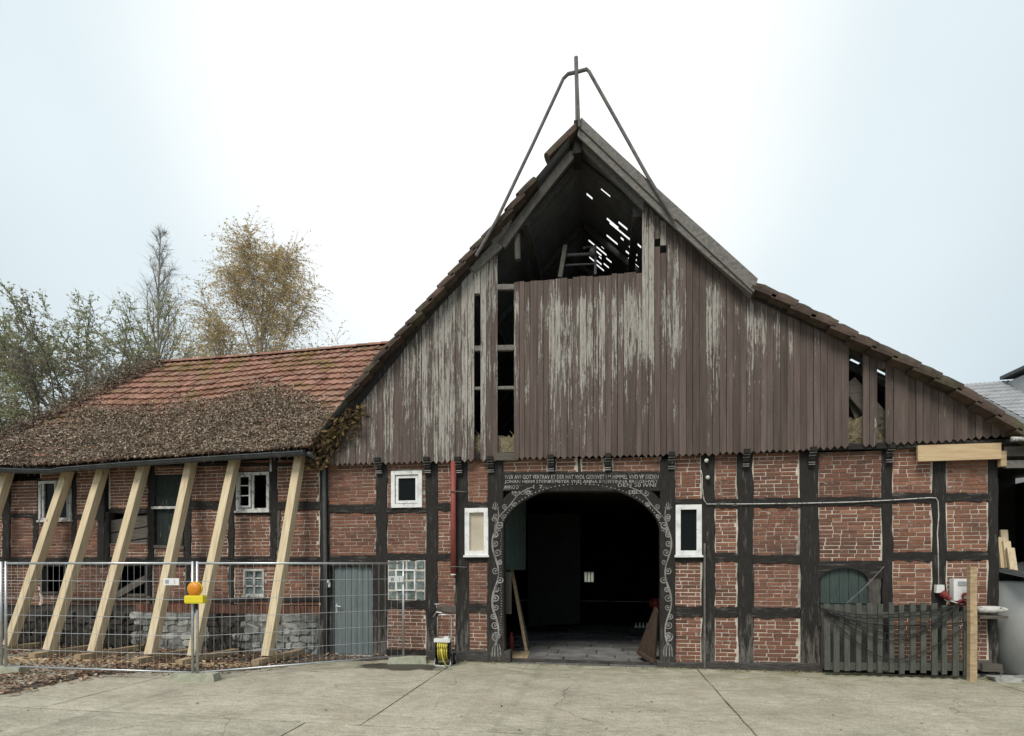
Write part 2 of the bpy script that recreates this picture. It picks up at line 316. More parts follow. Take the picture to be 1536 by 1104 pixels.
for nm in ('birch_leaf', 'green_leaf', 'dull_leaf', 'climber_leaf'):
    t = MT[nm].node_tree; b = t.nodes['Principled BSDF']; src = b.inputs['Base Color'].links[0].from_socket
    tl = t.nodes.new('ShaderNodeBsdfTranslucent'); t.links.new(src, tl.inputs[0]); mm = t.nodes.new('ShaderNodeMixShader'); mm.inputs[0].default_value = .5
    t.links.new(b.outputs[0], mm.inputs[1]); t.links.new(tl.outputs[0], mm.inputs[2]); t.links.new(mm.outputs[0], t.nodes['Material Output'].inputs[0])
# concrete yard
s = NM('concrete')
xyz = s.n('ShaderNodeSeparateXYZ', {0: s.pos})
f1 = s.noise(1.0, (1, 1.6, 1), 8, .65); f2 = s.noise(38, (1, 1, 1), 3, .7); f3 = s.noise(5.5, (1, 2.2, 1), 6, .7)
c = s.ramp(f1, [(.3, (.315, .288, .222)), (.5, (.41, .378, .295)), (.7, (.49, .455, .36))])
c = s.mix(1.0, c, s.ramp(f2, [(.3, .66), (.7, 1.26)]), 'MULTIPLY'); c = s.mix(s.mr(s.noise(2.6, (1, 1, 1), 8, .75, off=V((3, 7, 1))), .60, .72, 0, .45), c, (.185, .16, .12)); c = s.mix(s.mr(s.noise(70, (1, 1, 1), 2), .68, .74, 0, .6), c, (.10, .09, .075)); c = s.mix(1.0, c, s.ramp(f3, [(.32, .74), (.68, 1.16)]), 'MULTIPLY')
c = s.mix(1.0, c, s.ramp(s.n('ShaderNodeObjectInfo').outputs['Random'], [(0, .93), (1, 1.05)]), 'MULTIPLY')
tm = s.math('MULTIPLY', s.mr(s.noise(1.0, (2.6, .16, 1), 4, .55), .56, .70), s.mr(s.noise(3.0, (1, 1, 1), 5), .35, .6))
c = s.mix(s.math('MULTIPLY', tm, .4), c, (.15, .135, .11))
wv = s.n('ShaderNodeVectorMath', {0: s.pos, 1: s.n('ShaderNodeVectorMath', {0: s.n('ShaderNodeTexNoise', {'Vector': s.pos, 'Scale': 3.0, 'Detail': 5.0}).outputs['Color'], 1: V((.35, .35, 0))}, operation='MULTIPLY').outputs[0]}, operation='ADD').outputs[0]
ck = s.n('ShaderNodeTexVoronoi', {'Vector': wv, 'Scale': .42}, feature='DISTANCE_TO_EDGE').outputs['Distance']
ckm = s.math('MULTIPLY', s.mr(ck, .0035, .001), s.mr(s.noise(.8, off=V((2, 4, 8))), .48, .56)); c = s.mix(s.math('MULTIPLY', ckm, .75), c, (.07, .06, .05))
mossm = s.math('MULTIPLY', s.mr(xyz.outputs[1], -1.5, -.15), s.mr(s.noise(2.2, (1, 2, 1), 6), .42, .66))
c = s.mix(s.math('MULTIPLY', mossm, .75), c, (.13, .15, .05))
c = s.mix(s.mr(s.noise(.9, (1, 1, 1), 3, off=V((5, 9, 0))), .6, .74, 0, .3), c, (.36, .27, .19))
dp = G(600, 1000)                       # dark, smoother patch on the slab beside the hose reel
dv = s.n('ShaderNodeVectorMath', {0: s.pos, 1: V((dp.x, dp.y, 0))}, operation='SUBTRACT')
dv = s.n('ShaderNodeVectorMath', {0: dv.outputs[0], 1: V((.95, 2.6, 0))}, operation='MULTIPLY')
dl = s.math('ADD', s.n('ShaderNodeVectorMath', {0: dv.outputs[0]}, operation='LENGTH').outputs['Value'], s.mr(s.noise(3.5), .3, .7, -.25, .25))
darkm = s.mr(dl, .95, .65, 0, .92); c = s.mix(darkm, c, (.045, .041, .033))
s.out(c, s.mr(darkm, 0, .8, .9, .55), s.math('ADD', f2, s.math('MULTIPLY', f3, .7)), .35, .006)
surf('ground_earth', [(.3, (.05, .06, .025)), (.7, (.12, .11, .06))], 1.5, bs=.5)
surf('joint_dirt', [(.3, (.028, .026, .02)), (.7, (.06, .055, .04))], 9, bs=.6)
# ================================================================ GROUND
gb = MB()
gb.box((-260, -140, -.4), (260, 300, -.03)); gb.build('ground', 'ground_earth', kind='structure')
yard = MB().box((-16, -22, -.3), (22, .0, -.018)).build('concrete_yard', 'joint_dirt', kind='structure')
J1 = lerp(G(665, 1005).x, G(540, 1088).x, .5); J3 = lerp(G(1060, 1020).x, G(1135, 1104).x, .5); JY = lerp(G(262, 1073).y, G(540, 1088).y, .75)
J2 = lerp(G(455, 1086).x, G(420, 1104).x, .5); w_ = J3 - J1
def slab(x0, x1, y0, y1):
    g_ = .011; me = MB()
    n = 14; pts = []
    ed = lambda a, b: [V(a).lerp(V(b), k / n) for k in range(n)]
    lo = V((x0 + g_, y0 + g_, 0)); hi = V((x1 - g_, y1 - g_, 0))
    loop = ed((lo.x, lo.y, 0), (hi.x, lo.y, 0)) + ed((hi.x, lo.y, 0), (hi.x, hi.y, 0)) + ed((hi.x, hi.y, 0), (lo.x, hi.y, 0)) + ed((lo.x, hi.y, 0), (lo.x, lo.y, 0))
    loop = [p + V((ru(-.006, .006), ru(-.006, .006), ru(-.002, .002))) for p in loop]
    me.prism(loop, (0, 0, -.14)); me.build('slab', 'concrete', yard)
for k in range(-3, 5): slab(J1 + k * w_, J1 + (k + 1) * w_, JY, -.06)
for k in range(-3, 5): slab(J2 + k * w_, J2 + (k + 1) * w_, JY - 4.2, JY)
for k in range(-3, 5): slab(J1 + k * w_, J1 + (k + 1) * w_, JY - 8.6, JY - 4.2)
wd_ = MB()
def tuft(p, n, h):
    for k in range(n):
        b = p + V((ru(-.03, .03), ru(-.02, .02), 0)); d_ = V((ru(-.5, .5), ru(-.5, .5), 1)).normalized() * h * ru(.5, 1.2); q = V((-d_.y, d_.x, 0)).normalized() * .004
        wd_.face([b - q, b + q, b + d_ + V((0, 0, -.2 * h))], rnd())
random.seed(5)
for k in range(170): tuft(V((random.choice((J1, J3, J1 + w_ * 2)), ru(JY, -.1), -.004)), 4, ru(.012, .035))
for k in range(90): tuft(V((ru(-6, 9), JY, -.004)), 4, ru(.012, .03))
for k in range(420):
    x = ru(W(660, 1000).x, W(1480, 1000).x)
    if not W(765, 990).x < x < W(985, 990).x: tuft(V((x, -.09 - abs(random.gauss(0, .05)), 0)), 6, ru(.015, .05))
wd_.build('joint_weeds', 'green_leaf', None, 'thin grass and moss growing along the yard joints and wall foot', 'weeds', kind='stuff', attr=True)
# ================================================================ BARN
barn = thing('timber_framed_barn', (W(990, 845).x, 0, 0), 'old half timbered brick barn with peeling brown plank gable and arched gateway', 'barn')
YB = .16
def post(x0, x1, y0, y1, parent=None, mat='timber_vertical', yf=-.022, amp=.015, x0b=None, x1b=None, name='post', n=14):
    x0b = x0 if x0b is None else x0b; x1b = x1 if x1b is None else x1b
    a = W((x0b + x1b) / 2, y1); b = W((x0 + x1) / 2, y0)
    wb = W(x1b, y1).x - W(x0b, y1).x; wt = W(x1, y0).x - W(x0, y0).x
    return MB().wavy((a.x, a.z), (b.x, b.z), wb, wt, yf, YB, n, amp).build(name, mat, parent or barn)
def rail(x0, x1, y0, y1, parent=None, mat='timber_horizontal', yf=-.016, amp=.014, dy=0, name='rail', n=9):
    a = W(x0, (y0 + y1) / 2); b = W(x1, (y0 + y1) / 2 + dy); h = W(x0, y0).z - W(x0, y1).z
    return MB().wavy((a.x, a.z), (b.x, b.z), h, h, yf, YB - .01, n, amp).build(name, mat, parent or barn)
for p in ((480, 492, 698, 990, 480, 499), (565, 581, 695, 988, 564, 581), (639, 656, 695, 990, 639, 658), (684, 702, 693, 984, 682, 704),
          (1052, 1072, 683, 996, 1053, 1073), (1106, 1129, 681, 996, 1107, 1131), (1199, 1227, 678, 1004, 1201, 1231),
          (1323, 1338, 672, 1008, 1323, 1339), (1398, 1419, 689, 1008, 1397, 1418), (1482, 1497, 688, 1010, 1482, 1497)):
    post(p[0], p[1], p[2], p[3], x0b=p[4], x1b=p[5])
for r in ((491, 566, 757, 770), (491, 566, 833, 849), (580, 640, 762, 770), (580, 640, 830, 840), (580, 640, 900, 914), (580, 640, 973, 988),
          (655, 685, 754, 767), (655, 685, 830, 842), (655, 685, 974, 990), (701, 734, 753, 763), (701, 734, 834, 844), (701, 734, 905, 919),
          (1011, 1053, 748, 757), (1011, 1053, 834, 844), (1011, 1053, 909, 926), (1071, 1107, 748, 763), (1071, 1107, 829, 844), (1071, 1107, 910, 927),
          (1128, 1200, 747, 762), (1128, 1200, 832, 846), (1128, 1200, 911, 928), (1226, 1324, 746, 760),
          (1337, 1399, 739, 755), (1337, 1399, 828, 842), (1337, 1399, 907, 922), (1418, 1483, 739, 753), (1418, 1483, 827, 841), (1418, 1483, 907, 922)):
    rail(*r)
MB().wavy((W(656, 909).x, W(656, 913).z), (W(684, 909).x, W(684, 913).z), .13, .13, -.02, .1, 4, .02).build('rail', 'weathered_wood_h', barn)
rail(640, 766, 976, 994, mat='timber_sill', yf=-.05, amp=.012, name='sill_beam')
rail(985, 1232, 992, 1008, mat='timber_sill', yf=-.06, amp=.014, name='sill_beam', dy=2)
rail(1338, 1484, 990, 1004, mat='weathered_wood_h', yf=-.05, amp=.008, name='sill_beam')
MB().box((W(1466, 1000).x, -.12, W(1466, 1005).z), (W(1496, 1000).x, .05, W(1466, 994).z), j=.006).build('sill_block', 'weathered_wood_h', barn)
MB().box((W(485, 900).x, .03, -.05), (W(1232, 900).x, .13, .06)).build('plinth', 'dark_rubble', barn)
# ---- brick infill
BC = .069; bricks = []      # (parent panel index, x0,x1,z0,z1, y, rnd)
unit = []
for k in range(6):
    b = MB(); b.box((-.5, -.5, -.5), (.5, .5, .5)); me = bpy.data.meshes.new('brick')
    vs = [p + V((ru(-.02, .02), ru(-.05, .05), ru(-.05, .05))) for p in b.v]
    ed = []
    me.from_pydata(vs, [], b.f)
    import bmesh
    bm = bmesh.new(); bm.from_mesh(me); bmesh.ops.recalc_face_normals(bm, faces=bm.faces)
    fe = [e_ for e_ in bm.edges if all(v_.co.y < 0 for v_ in e_.verts)]
    bmesh.ops.bevel(bm, geom=fe, offset=.05, segments=1, affect='EDGES'); bm.to_mesh(me); bm.free()
    me.materials.append(MT['brick']); unit.append(me)
def lay_bricks(x0, z0, x1, z1, holes=(), tone=0.0, rough=.004, skip=.0, y=0.0, row=BC, ln=.238):
    out = []; ei = .034; nrow = max(1, round((z1 - z0) / row)); h = (z1 - z0) / nrow
    for r in range(nrow):
        x = x0 + .006 - (ln / 2 if r % 2 else 0) * ru(.8, 1.2); za = z0 + r * h + .0066; zb_ = z0 + (r + 1) * h - .0066
        while x < x1 - .03:
            l_ = ln * ru(.93, 1.05) if rnd() > .2 else ln * .49
            a = max(x, x0 + ei + ru(0, .012)); b = min(x + l_, x1 - ei - ru(0, .012)); x += l_ + .012
            if b - a < .035: continue
            if rnd() < skip: continue
            pieces = [(a, b)]
            for hx0, hz0, hx1, hz1 in holes:
                if zb_ > hz0 + .01 and za < hz1 - .01:
                    q = []
                    for (p_, s_) in pieces:
                        if s_ <= hx0 or p_ >= hx1: q.append((p_, s_)); continue
                        if hx0 - p_ > .04: q.append((p_, hx0))
                        if s_ - hx1 > .04: q.append((hx1, s_))
                    pieces = q
            for (p_, s_) in pieces:
                out.append((p_, s_, za + ru(-.002, .002), zb_ + ru(-.002, .002), y + ru(-rough, rough), min(.999, max(0, random.gauss(.44, .13) + tone + (.0 if rnd() > .06 else .2)))))
    return out
def pxr(r): a = W(r[0], r[3]); b = W(r[2], r[1]); return a.x, a.z, b.x, b.z
def infill(owner, rects, indiv):
    allb = []; pans = []
    for r in rects:
        x0, z0, x1, z1 = pxr(r[:4]); holes = [pxr(h) for h in (r[4] if len(r) > 4 else ())]; tone = (r[5] if len(r) > 5 else 0) + ru(-.07, .07)
        mb = MB()
        xs = sorted({x0, x1} | {h[0] for h in holes} | {h[2] for h in holes}); zs = sorted({z0, z1} | {h[1] for h in holes} | {h[3] for h in holes})
        xs = [x for x in xs if x0 <= x <= x1]; zs = [z for z in zs if z0 <= z <= z1]
        for xa, xb in zip(xs, xs[1:]):
            for za, zb_ in zip(zs, zs[1:]):
                if any(h[0] - 1e-5 <= xa and xb <= h[2] + 1e-5 and h[1] - 1e-5 <= za and zb_ <= h[3] + 1e-5 for h in holes): continue
                mb.box((xa, .0035, za), (xb, .15, zb_))
        p = mb.build('infill_panel', 'mortar_dark' if rnd() < (.12 if r[0] > 700 else .4) or tone < -.17 else 'mortar', owner); pans.append(p)
        for b in lay_bricks(x0, z0, x1, z1, holes, tone): allb.append((p, b))
    def area(t): b = t[1]; d = ((V((b[0], 0, b[2])) - CAM).dot(FW)); return (b[1] - b[0]) * (b[3] - b[2]) / d ** 2
    allb.sort(key=area, reverse=True); rest = MB()
    for i, (p, (x0, x1, z0, z1, y, rv)) in enumerate(allb):
        if i < indiv:
            o = link('brick', random.choice(unit), ((x0 + x1) / 2, y + .02, (z0 + z1) / 2), p, scale=(x1 - x0, .05, z1 - z0))
            o.rotation_euler = (0, ru(-.012, .012), 0); o.color = (rv, rv, rv, 1)
        else:
            jj = .0035; y -= .004
            X = [x0 + ru(-jj, jj), x1 + ru(-jj, jj)]; c_ = .0035
            f_ = [V((X[0] + c_, y, z0 + c_ + ru(0, jj))), V((X[1] - c_, y, z0 + c_ + ru(0, jj))), V((X[1] - c_, y, z1 - c_ - ru(0, jj))), V((X[0] + c_, y, z1 - c_ - ru(0, jj)))]
            g_ = [V((X[0], y + .004, z0)), V((X[1], y + .004, z0)), V((X[1], y + .004, z1)), V((X[0], y + .004, z1))]
            h_ = [q + V((0, .025, 0)) for q in g_]
            rest.add(f_ + g_ + h_, [(0, 1, 2, 3)] + [(4 + k, 4 + (k + 1) % 4, (k + 1) % 4, k) for k in range(4)] + [(8 + k, 8 + (k + 1) % 4, 4 + (k + 1) % 4, 4 + k) for k in range(4)], rv)
    rest.build('brickwork', 'brickwork', owner, kind='stuff', attr=True)
WIN1 = (588, 706, 634, 762); WIN2 = (698, 762, 733, 833); WIN3 = (1013, 757, 1052, 833); GBW = (582, 840, 638, 900)
infill(barn, [
    (490, 692, 567, 758, (), -.08), (490, 769, 567, 834), (579, 692, 641, 764, [WIN1], -.08), (579, 769, 641, 832), (579, 912, 641, 975), (654, 692, 686, 756, (), -.08),
    (654, 766, 686, 832), (654, 841, 686, 910), (654, 916, 686, 977), (700, 690, 736, 756, (), 0), (700, 844, 736, 906), (700, 917, 736, 978),
    (752, 687, 823, 711), (832, 687, 867, 711), (870, 687, 908, 711), (917, 685, 992, 711), (1010, 682, 1054, 750, (), 0), (1010, 843, 1054, 911), (1010, 924, 1054, 994),
    (1070, 680, 1108, 750, (), 0), (1070, 761, 1108, 831), (1070, 842, 1108, 912), (1070, 926, 1108, 996), (1127, 678, 1201, 749, (), -.12), (1127, 760, 1201, 834),
    (1127, 844, 1201, 913), (1127, 926, 1201, 997), (1225, 676, 1325, 748, (), -.15), (1225, 758, 1325, 842, (), -.06), (1336, 672, 1400, 741, (), .12), (1336, 753, 1400, 830, (), .1),
    (1336, 840, 1400, 909, (), .1), (1336, 920, 1400, 994, (), -.05), (1417, 672, 1484, 741, (), .16), (1417, 751, 1484, 829, (), .16), (1417, 839, 1484, 909, (), .05), (1417, 920, 1484, 994)], 300)
# ---- gate: posts, lintel, arched braces, carving, inscription
for a, b, c_, d_ in ((732, 755, 731, 757), (990, 1012, 990, 1013)): post(a, b, 690, 992, x0b=c_, x1b=d_, mat='gate_timber', yf=-.05, amp=.004, name='gate_post')
rail(753, 992, 708, 737, mat='timber_horizontal', yf=-.04, amp=.003, name='gate_lintel')
def ell(t, a=118.5, b=71, cx=871.5, cy=800): return cx + a * math.cos(t), cy - b * math.sin(t)
for sg in (-1, 1):
    vs = []; nn = 26
    for k in range(nn + 1):
        t_ = math.pi / 2 + sg * k * math.pi / 2 / nn; x, y = ell(t_) if k < nn else (ell(t_)[0], 838)
        f = min(60 / max(1e-6, abs(math.cos(t_)) * 100), 999); ox, oy = ell(t_, 118.5 * 1.32, 71 * 1.5)
        oy = max(oy, 736); ox = max(ox, 746) if sg > 0 else min(ox, 998)
        d_ = (ox - 746) if sg > 0 else (998 - ox)            # the outer corner is cut off
        oy = max(oy, 736 + max(0, 22 - 1.1 * d_)); oy = 838 if k == nn else oy; y = max(y, 730)
        for X_, Z_ in ((x, y), (ox, oy)):
            p = W(X_, Z_, -.045); vs += [p, p + V((0, .16, 0))]
    mb = MB(); fs = []
    for k in range(nn):
        a = 4 * k; b = a + 4; fs += [(a, b, b + 2, a + 2), (a + 1, a + 3, b + 3, b + 1), (a, a + 1, b + 1, b), (a + 2, b + 2, b + 3, a + 3)]
    mb.add(vs, fs); mb.build('knee_brace', 'gate_timber', barn)
dots = MB()
for k in range(1, 58):
    x, y = ell(math.pi * k / 58, 121.5, 74); p = W(x, y, -.048); dots.lathe(p, (0, -1, 0), [(0, .012), (.004, .011), (.007, .006)], 7)
for k in range(40):
    for xx, j0 in ((751.5, 800),):
        p = W(xx + ru(-.4, .4), j0 + k * 3.9, -.048); dots.lathe(p, (0, -1, 0), [(0, .009), (.004, .008)], 6)
dots.build('painted_dots', 'letter_paint', barn)
def ribbon(mb, pts, w, y=-.053, px=True):
    pw = [W(x, y_, y) for x, y_ in pts] if px else pts
    n = len(pw); vs = []
    for i, p in enumerate(pw):
        t = (pw[min(i + 1, n - 1)] - pw[max(i - 1, 0)]).normalized(); q = V((-t.z, 0, t.x)); ww = w[i] if isinstance(w, list) else w
        vs += [p + q * ww + V((0, .005, 0)), p + V((0, -.004, 0)), p - q * ww + V((0, .005, 0))]
    mb.add(vs, [f for i in range(n - 1) for f in ((3 * i, 3 * i + 1, 3 * i + 4, 3 * i + 3), (3 * i + 1, 3 * i + 2, 3 * i + 5, 3 * i + 4))])
def curl(mb, x, y, r, a0, sg, turns=1.35, w=.011):
    n = 16; pts = []; ws = []
    cx, cy = x + math.cos(a0) * r, y + math.sin(a0) * r
    for k in range(n + 1):
        q = k / n; rr_ = r * (1 - .8 * q); an = a0 + math.pi + sg * q * turns * 2 * math.pi
        pts.append((cx + rr_ * math.cos(an), cy + rr_ * math.sin(an))); ws.append(w * (1 - .45 * q))
    ribbon(mb, pts, ws)
    p = W(cx, cy, -.052); mb.lathe(p, (0, -1, 0), [(0, .014), (.005, .01)], 7)
def vine(cx, mir, strong):
    mb = MB(); st = []
    for k in range(61):
        q = k / 60; y = 968 - q * 205; ph = q * 2 * math.pi * 2.35
        st.append((cx + mir * (4.8 * math.sin(ph) - 1), y))
    ribbon(mb, st, [.024 * (1 - .5 * k / 60) * strong for k in range(61)])
    for k in range(4, 60, 4):
        x, y = st[k]; side = -1 if (x - cx) * mir > 0 else 1; side *= mir
        if k % 8 == 4: side = -side if abs(x - cx) < 2 else side
        curl(mb, x, y, 5.0 + .9 * math.sin(k), math.atan2(-.55, side), -side, w=.0135 * strong)
    for a in range(5):          # flower at the top, leaves at the foot
        an = -math.pi / 2 + (a - 2) * .55; ribbon(mb, [(cx - mir, 765), (cx - mir + 6 * math.cos(an), 765 + 9 * math.sin(an)), (cx - mir + 4 * math.cos(an), 765 + 13 * math.sin(an))], [.008, .013, .004])
    curl(mb, cx + 1, 962, 7.5, -math.pi / 2, mir, 1.8, .016 * strong)
    for dx in (-6, -2, 3, 7): ribbon(mb, [(cx + dx, 985), (cx + dx * .9, 974), (cx + dx * .5 + 1, 966)], [.016, .012, .006])
    mb.build('carved_vine', 'ornament_paint', barn)
vine(744, 1, 1.1); vine(1001.5, -1, 1.0)
for sg in (1, -1):
    mb = MB(); st = []
    for k in range(31):
        q = k / 30; t_ = math.pi - q * .98; x, y = ell(t_, 128 + 2.5 * math.sin(q * 9), 82 + 3 * math.sin(q * 9)); x = 871.5 + (x - 871.5) * sg
        st.append((x, y))
    ribbon(mb, st, [.016 * (1 - .5 * k / 30) for k in range(31)])
    for k in range(3, 31, 4):
        x, y = st[k]; up = 1 if (k // 4) % 2 else -1
        curl(mb, x, y, 4.4, math.atan2(-.7 * up, -sg * up * .8), sg * up, w=.011)
    mb.build('carved_vine', 'ornament_paint', barn)
def letters(txt, x0, x1, yb, hpx, Y, parent, mat='letter_paint', name='inscription', stretch=True):
    cu = bpy.data.curves.new('t', 'FONT'); cu.body = txt; cu.size = 1; cu.extrude = .004; cu.resolution_u = 2; cu.offset = .004
    ob = bpy.data.objects.new('t', cu); col.objects.link(ob); dg = bpy.context.evaluated_depsgraph_get(); dg.update()
    me = bpy.data.meshes.new_from_object(ob.evaluated_get(dg)); bpy.data.objects.remove(ob)
    xs = [v.co.x for v in me.vertices]; ys = [v.co.y for v in me.vertices]
    a = W(x0, yb, Y); b = W(x1, yb, Y); hh = W(x0, yb - hpx, Y).z - a.z
    sx = (b.x - a.x) / (max(xs) - min(xs)); sy = hh / (max(ys) - min(ys))
    for v in me.vertices:
        q = (v.co.x - min(xs)) * sx; v.co = V((q, -v.co.z, (v.co.y - min(ys)) * sy + (b.z - a.z) * q / (b.x - a.x)))
    me.materials.clear(); me.materials.append(MT[mat]); me.update()
    return link(name, me, a, parent)
letters('WER AVF GOT VERTRAV ET DER HAT WOL GEBOVET I M HIMMEL VND VF ERDEN', 757, 988, 718.5, 6.2, -.046, barn)
letters('JOHAN HERM STEINKEMEYER VND ANNA KREISTINNA BRGGEHVET', 757, 987, 726, 6.0, -.046, barn)
letters('ANNO D', 756, 778, 733.5, 5.5, -.046, barn); letters('I  7', 800, 814, 733, 5.5, -.046, barn); letters('DEN 20 IVNI', 927, 984, 730.5, 5.5, -.046, barn)
letters('M IOST', 768, 798, 742, 5.2, -.05, barn); letters('ERLE I', 943, 969, 740.5, 5.2, -.05, barn)
for x in (827.5, 912.5): post(x - 5.5, x + 5.5, 686, 711, yf=-.03, n=3)
post(867, 870.5, 690, 710, yf=-.02, n=2)
for x, y in ((571, 693), (643.5, 692), (690, 692), (737.5, 691), (827, 689), (912, 687), (1006, 685), (1117, 681), (1215, 678), (1330, 674)):
    mb = MB(); a = W(x - 4.3, y); b = W(x + 4.3, y); zt = a.z + .05
    prof = [(0, -.20), (.07, -.20), (.075, -.165), (.11, -.16), (.115, -.12), (.2, -.115), (.215, -.085), (.26, -.08), (.28, -.05), (.33, -.04), (.34, 0)]
    L_ = [V((a.x, q, zt - d_)) for d_, q in prof] + [V((a.x, 0, zt))]
    mb.prism(L_, (b.x - a.x, 0, 0)); cb = mb.build('corbel', 'timber_vertical', barn)
    for d_, q in ((.085, -.168), (.125, -.125), (.235, -.088), (.27, -.085)): MB().box((a.x - .004, q - .006, zt - d_ - .014), (b.x + .004, q + .03, zt - d_)).build('painted_band', 'ornament_paint', cb)
# ---- gable boards
YG = -.14
LT = [(480, 676), (487, 666), (520, 610), (575, 543), (640, 468), (700, 400), (750, 346), (800, 290), (866, 212)]
RTP = [(866, 212), (963, 302), (1000, 335), (1060, 386), (1128, 442), (1200, 474), (1280, 514), (1360, 549), (1440, 589), (1500, 632), (1520, 650)]
def topy(x): return pl(LT, x) if x <= 866 else pl(RTP, x)
BOT = [(480, 699), (620, 696), (760, 691), (905, 687), (1060, 684), (1180, 679), (1300, 671), (1420, 664), (1520, 656)]
px = 486.0
xw = W(486, 690, YG).x; xend = W(1519, 660, YG).x
rail_specs = []
while xw < xend:
    w = ru(.098, .125); xa, xb = xw + ru(.002, .005), min(xw + w, xend) - ru(.002, .005); xw += w
    if xb - xa < .03: break
    ctr = proj(((xa + xb) / 2, YG, 4))[0]
    def Zpx(x, ypx):    # height on the gable plane of row ypx above plan position x
        pxx = proj((x, YG, 5))[0]; return W(pxx, ypx, YG).z
    pa, pb = proj((xa, YG, 5))[0], proj((xb, YG, 5))[0]
    zta, ztb = Zpx(xa, topy(pa)), Zpx(xb, topy(pb)); zb0 = Zpx(xa, pl(BOT, ctr)) + ru(-.012, .012)
    segs = [(None, None)]
    if 750 < ctr < 771: segs = []
    elif 771 <= ctr < 963:
        yt = lerp(424, 408, (ctr - 771) / 192) + ru(-1.5, 1.5); zta = Zpx(xa, yt); ztb = Zpx(xb, yt - .6)
    elif 707 < ctr < 719: segs = [('top', 440)]
    elif 1277 < ctr < 1291: segs = []
    elif 1313.5 < ctr < 1327: segs = [('top', 553)]
    elif 985 < ctr < 999: segs = [('hole', 358 if ctr < 992 else 367)]
    yj = YG + ru(-.012, .012); tk = .024; tip = ru(.045, .062); xm = (xa + xb) / 2 + ru(-.008, .008)
    def board(za, zbm, z1a, z1b, pointed):
        lo_ = [V((xa, yj, za + tip)), V((xm, yj, za)), V((xb, yj, za + tip))] if pointed else [V((xa, yj, za)), V((xb, yj, za + ru(-.01, .01)))]
        MB().prism(lo_ + [V((xb, yj + ru(-.004, .004), z1b)), V((xa, yj, z1a))], (0, tk, 0)).build('gable_board', 'gable_paint', barn)
    for sgm in segs:
        if sgm[0] is None: board(zb0, 0, zta, ztb, True)
        elif sgm[0] == 'top': board(Zpx(xm, sgm[1]), 0, zta, ztb, False)
        else: board(Zpx(xm, sgm[1]), 0, zta, ztb, False); zz = Zpx(xm, sgm[1] + 12); board(zb0, 0, zz, zz, True)
def gbeam(pts, w, d, mat='roof_timber', name='gable_beam', Y=-.08, n=3, amp=.006):   # px end points in plane Y
    a = W(*pts[0], Y); b = W(*pts[1], Y); up = (0, -1, 0)
    return MB().beam(a, b, w, d, up, n, amp, c=.008).build(name, mat, barn)
gbeam(((745, 432), (775, 431)), .10, .08); gbeam(((704, 524), (776, 522)), .10, .08); gbeam(((704, 583), (776, 582)), .06, .06)
gbeam(((704, 443), (724, 442)), .04, .06)
gbeam(((1270, 575), (1335, 650)), .28, .12, 'weathered_wood_h', Y=.1); gbeam(((1270, 590), (1300, 660)), .1, .1, 'weathered_wood_h', Y=.2)
stw = MB()
for (x0, x1, y0, y1, Y) in ((700, 722, 655, 690, -.02), (744, 776, 655, 690, -.03), (1272, 1296, 628, 672, .05), (1310, 1332, 632, 668, .05)):
    a = W(x0, y1, Y); b = W(x1, y0, Y); nx = 10; g = []
    for k in range(nx + 1):
        x = lerp(a.x, b.x, k / nx); g.append(V((x, Y + ru(-.03, .03), b.z + ru(-.06, .05))))
    stw.prism([V((a.x, Y, a.z)), V((b.x, Y, a.z))] + g[::-1], (0, .5, 0))
    for k in range(60):
        p = V((ru(a.x, b.x), Y + ru(-.05, .02), ru(a.z, b.z + .05))); dd = V((ru(-1, 1), ru(-.5, .2), ru(-.8, .8))).normalized() * ru(.05, .12)
        stw.tube([p, p + dd], .004, 3, cap=False)
stw.build('straw_packing', 'straw', barn, kind='stuff')
MB().beam(W(745, 685, -.1), W(775, 685, -.1), .14, .06, (0, -1, 0)).build('gable_beam', 'weathered_wood_h', barn)
MB().beam(W(486, 690, -.06), W(1515, 664, -.06), .1, .09, (0, -1, 0)).build('jetty_beam', 'timber_horizontal', barn)
# new plank nailed under the boards
MB().prism([W(x, y, -.17) for x, y in ((1377.5, 692), (1502, 688), (1502, 664), (1377, 668))], (0, .045, 0)).build('new_plank', 'new_pine_h', barn, label='fresh pale plank nailed under the boards')
# ---- roof of the barn
YV, YR = -.34, 17.0
LP_ = [W(x, y, YV) for x, y in ((866, 192), (745, 337), (640, 457), (575, 529), (520, 594), (464, 668))]
RP_ = [W(x, y, YV) for x, y in ((866, 192), (963, 270), (1135, 428), (1290, 509), (1440, 582), (1560, 662))]
apex = LP_[0]
def zroof_left(x): return pl(sorted([(p.x, p.z) for p in LP_]), x)
def roof_side(P, name, hole_px):
    mb = MB(); du = .08; dy = .065
    pts = [];
    for a, b in zip(P, P[1:]):
        n = max(1, int((b - a).length / du)); pts += [a.lerp(b, k / n) for k in range(n)]
    pts.append(P[-1]); ny = int((YR - YV) / dy)
    drop = set()
    for (X, Z, Y, n_) in hole_px:
        for i in range(len(pts) - 1):
            if ((pts[i] + pts[i + 1]) / 2 - V((X, YV, Z))).length < .045 * n_ + .01: drop.add((i, int((Y - YV) / dy)))
    for i in range(len(pts) - 1):
        a, b = pts[i], pts[i + 1]; k = 0
        while k < ny:
            if (i, k) in drop: k += 1; continue
            k2 = k
            while k2 < ny and (i, k2) not in drop: k2 += 1
            y0, y1 = YV + k * dy, YV + k2 * dy
            mb.face([(a.x, y0, a.z), (b.x, y0, b.z), (b.x, y1, b.z), (a.x, y1, a.z)]); k = k2
    return mb.build(name, 'tile_underside', barn)
roof_side(LP_, 'roof_slope', ())
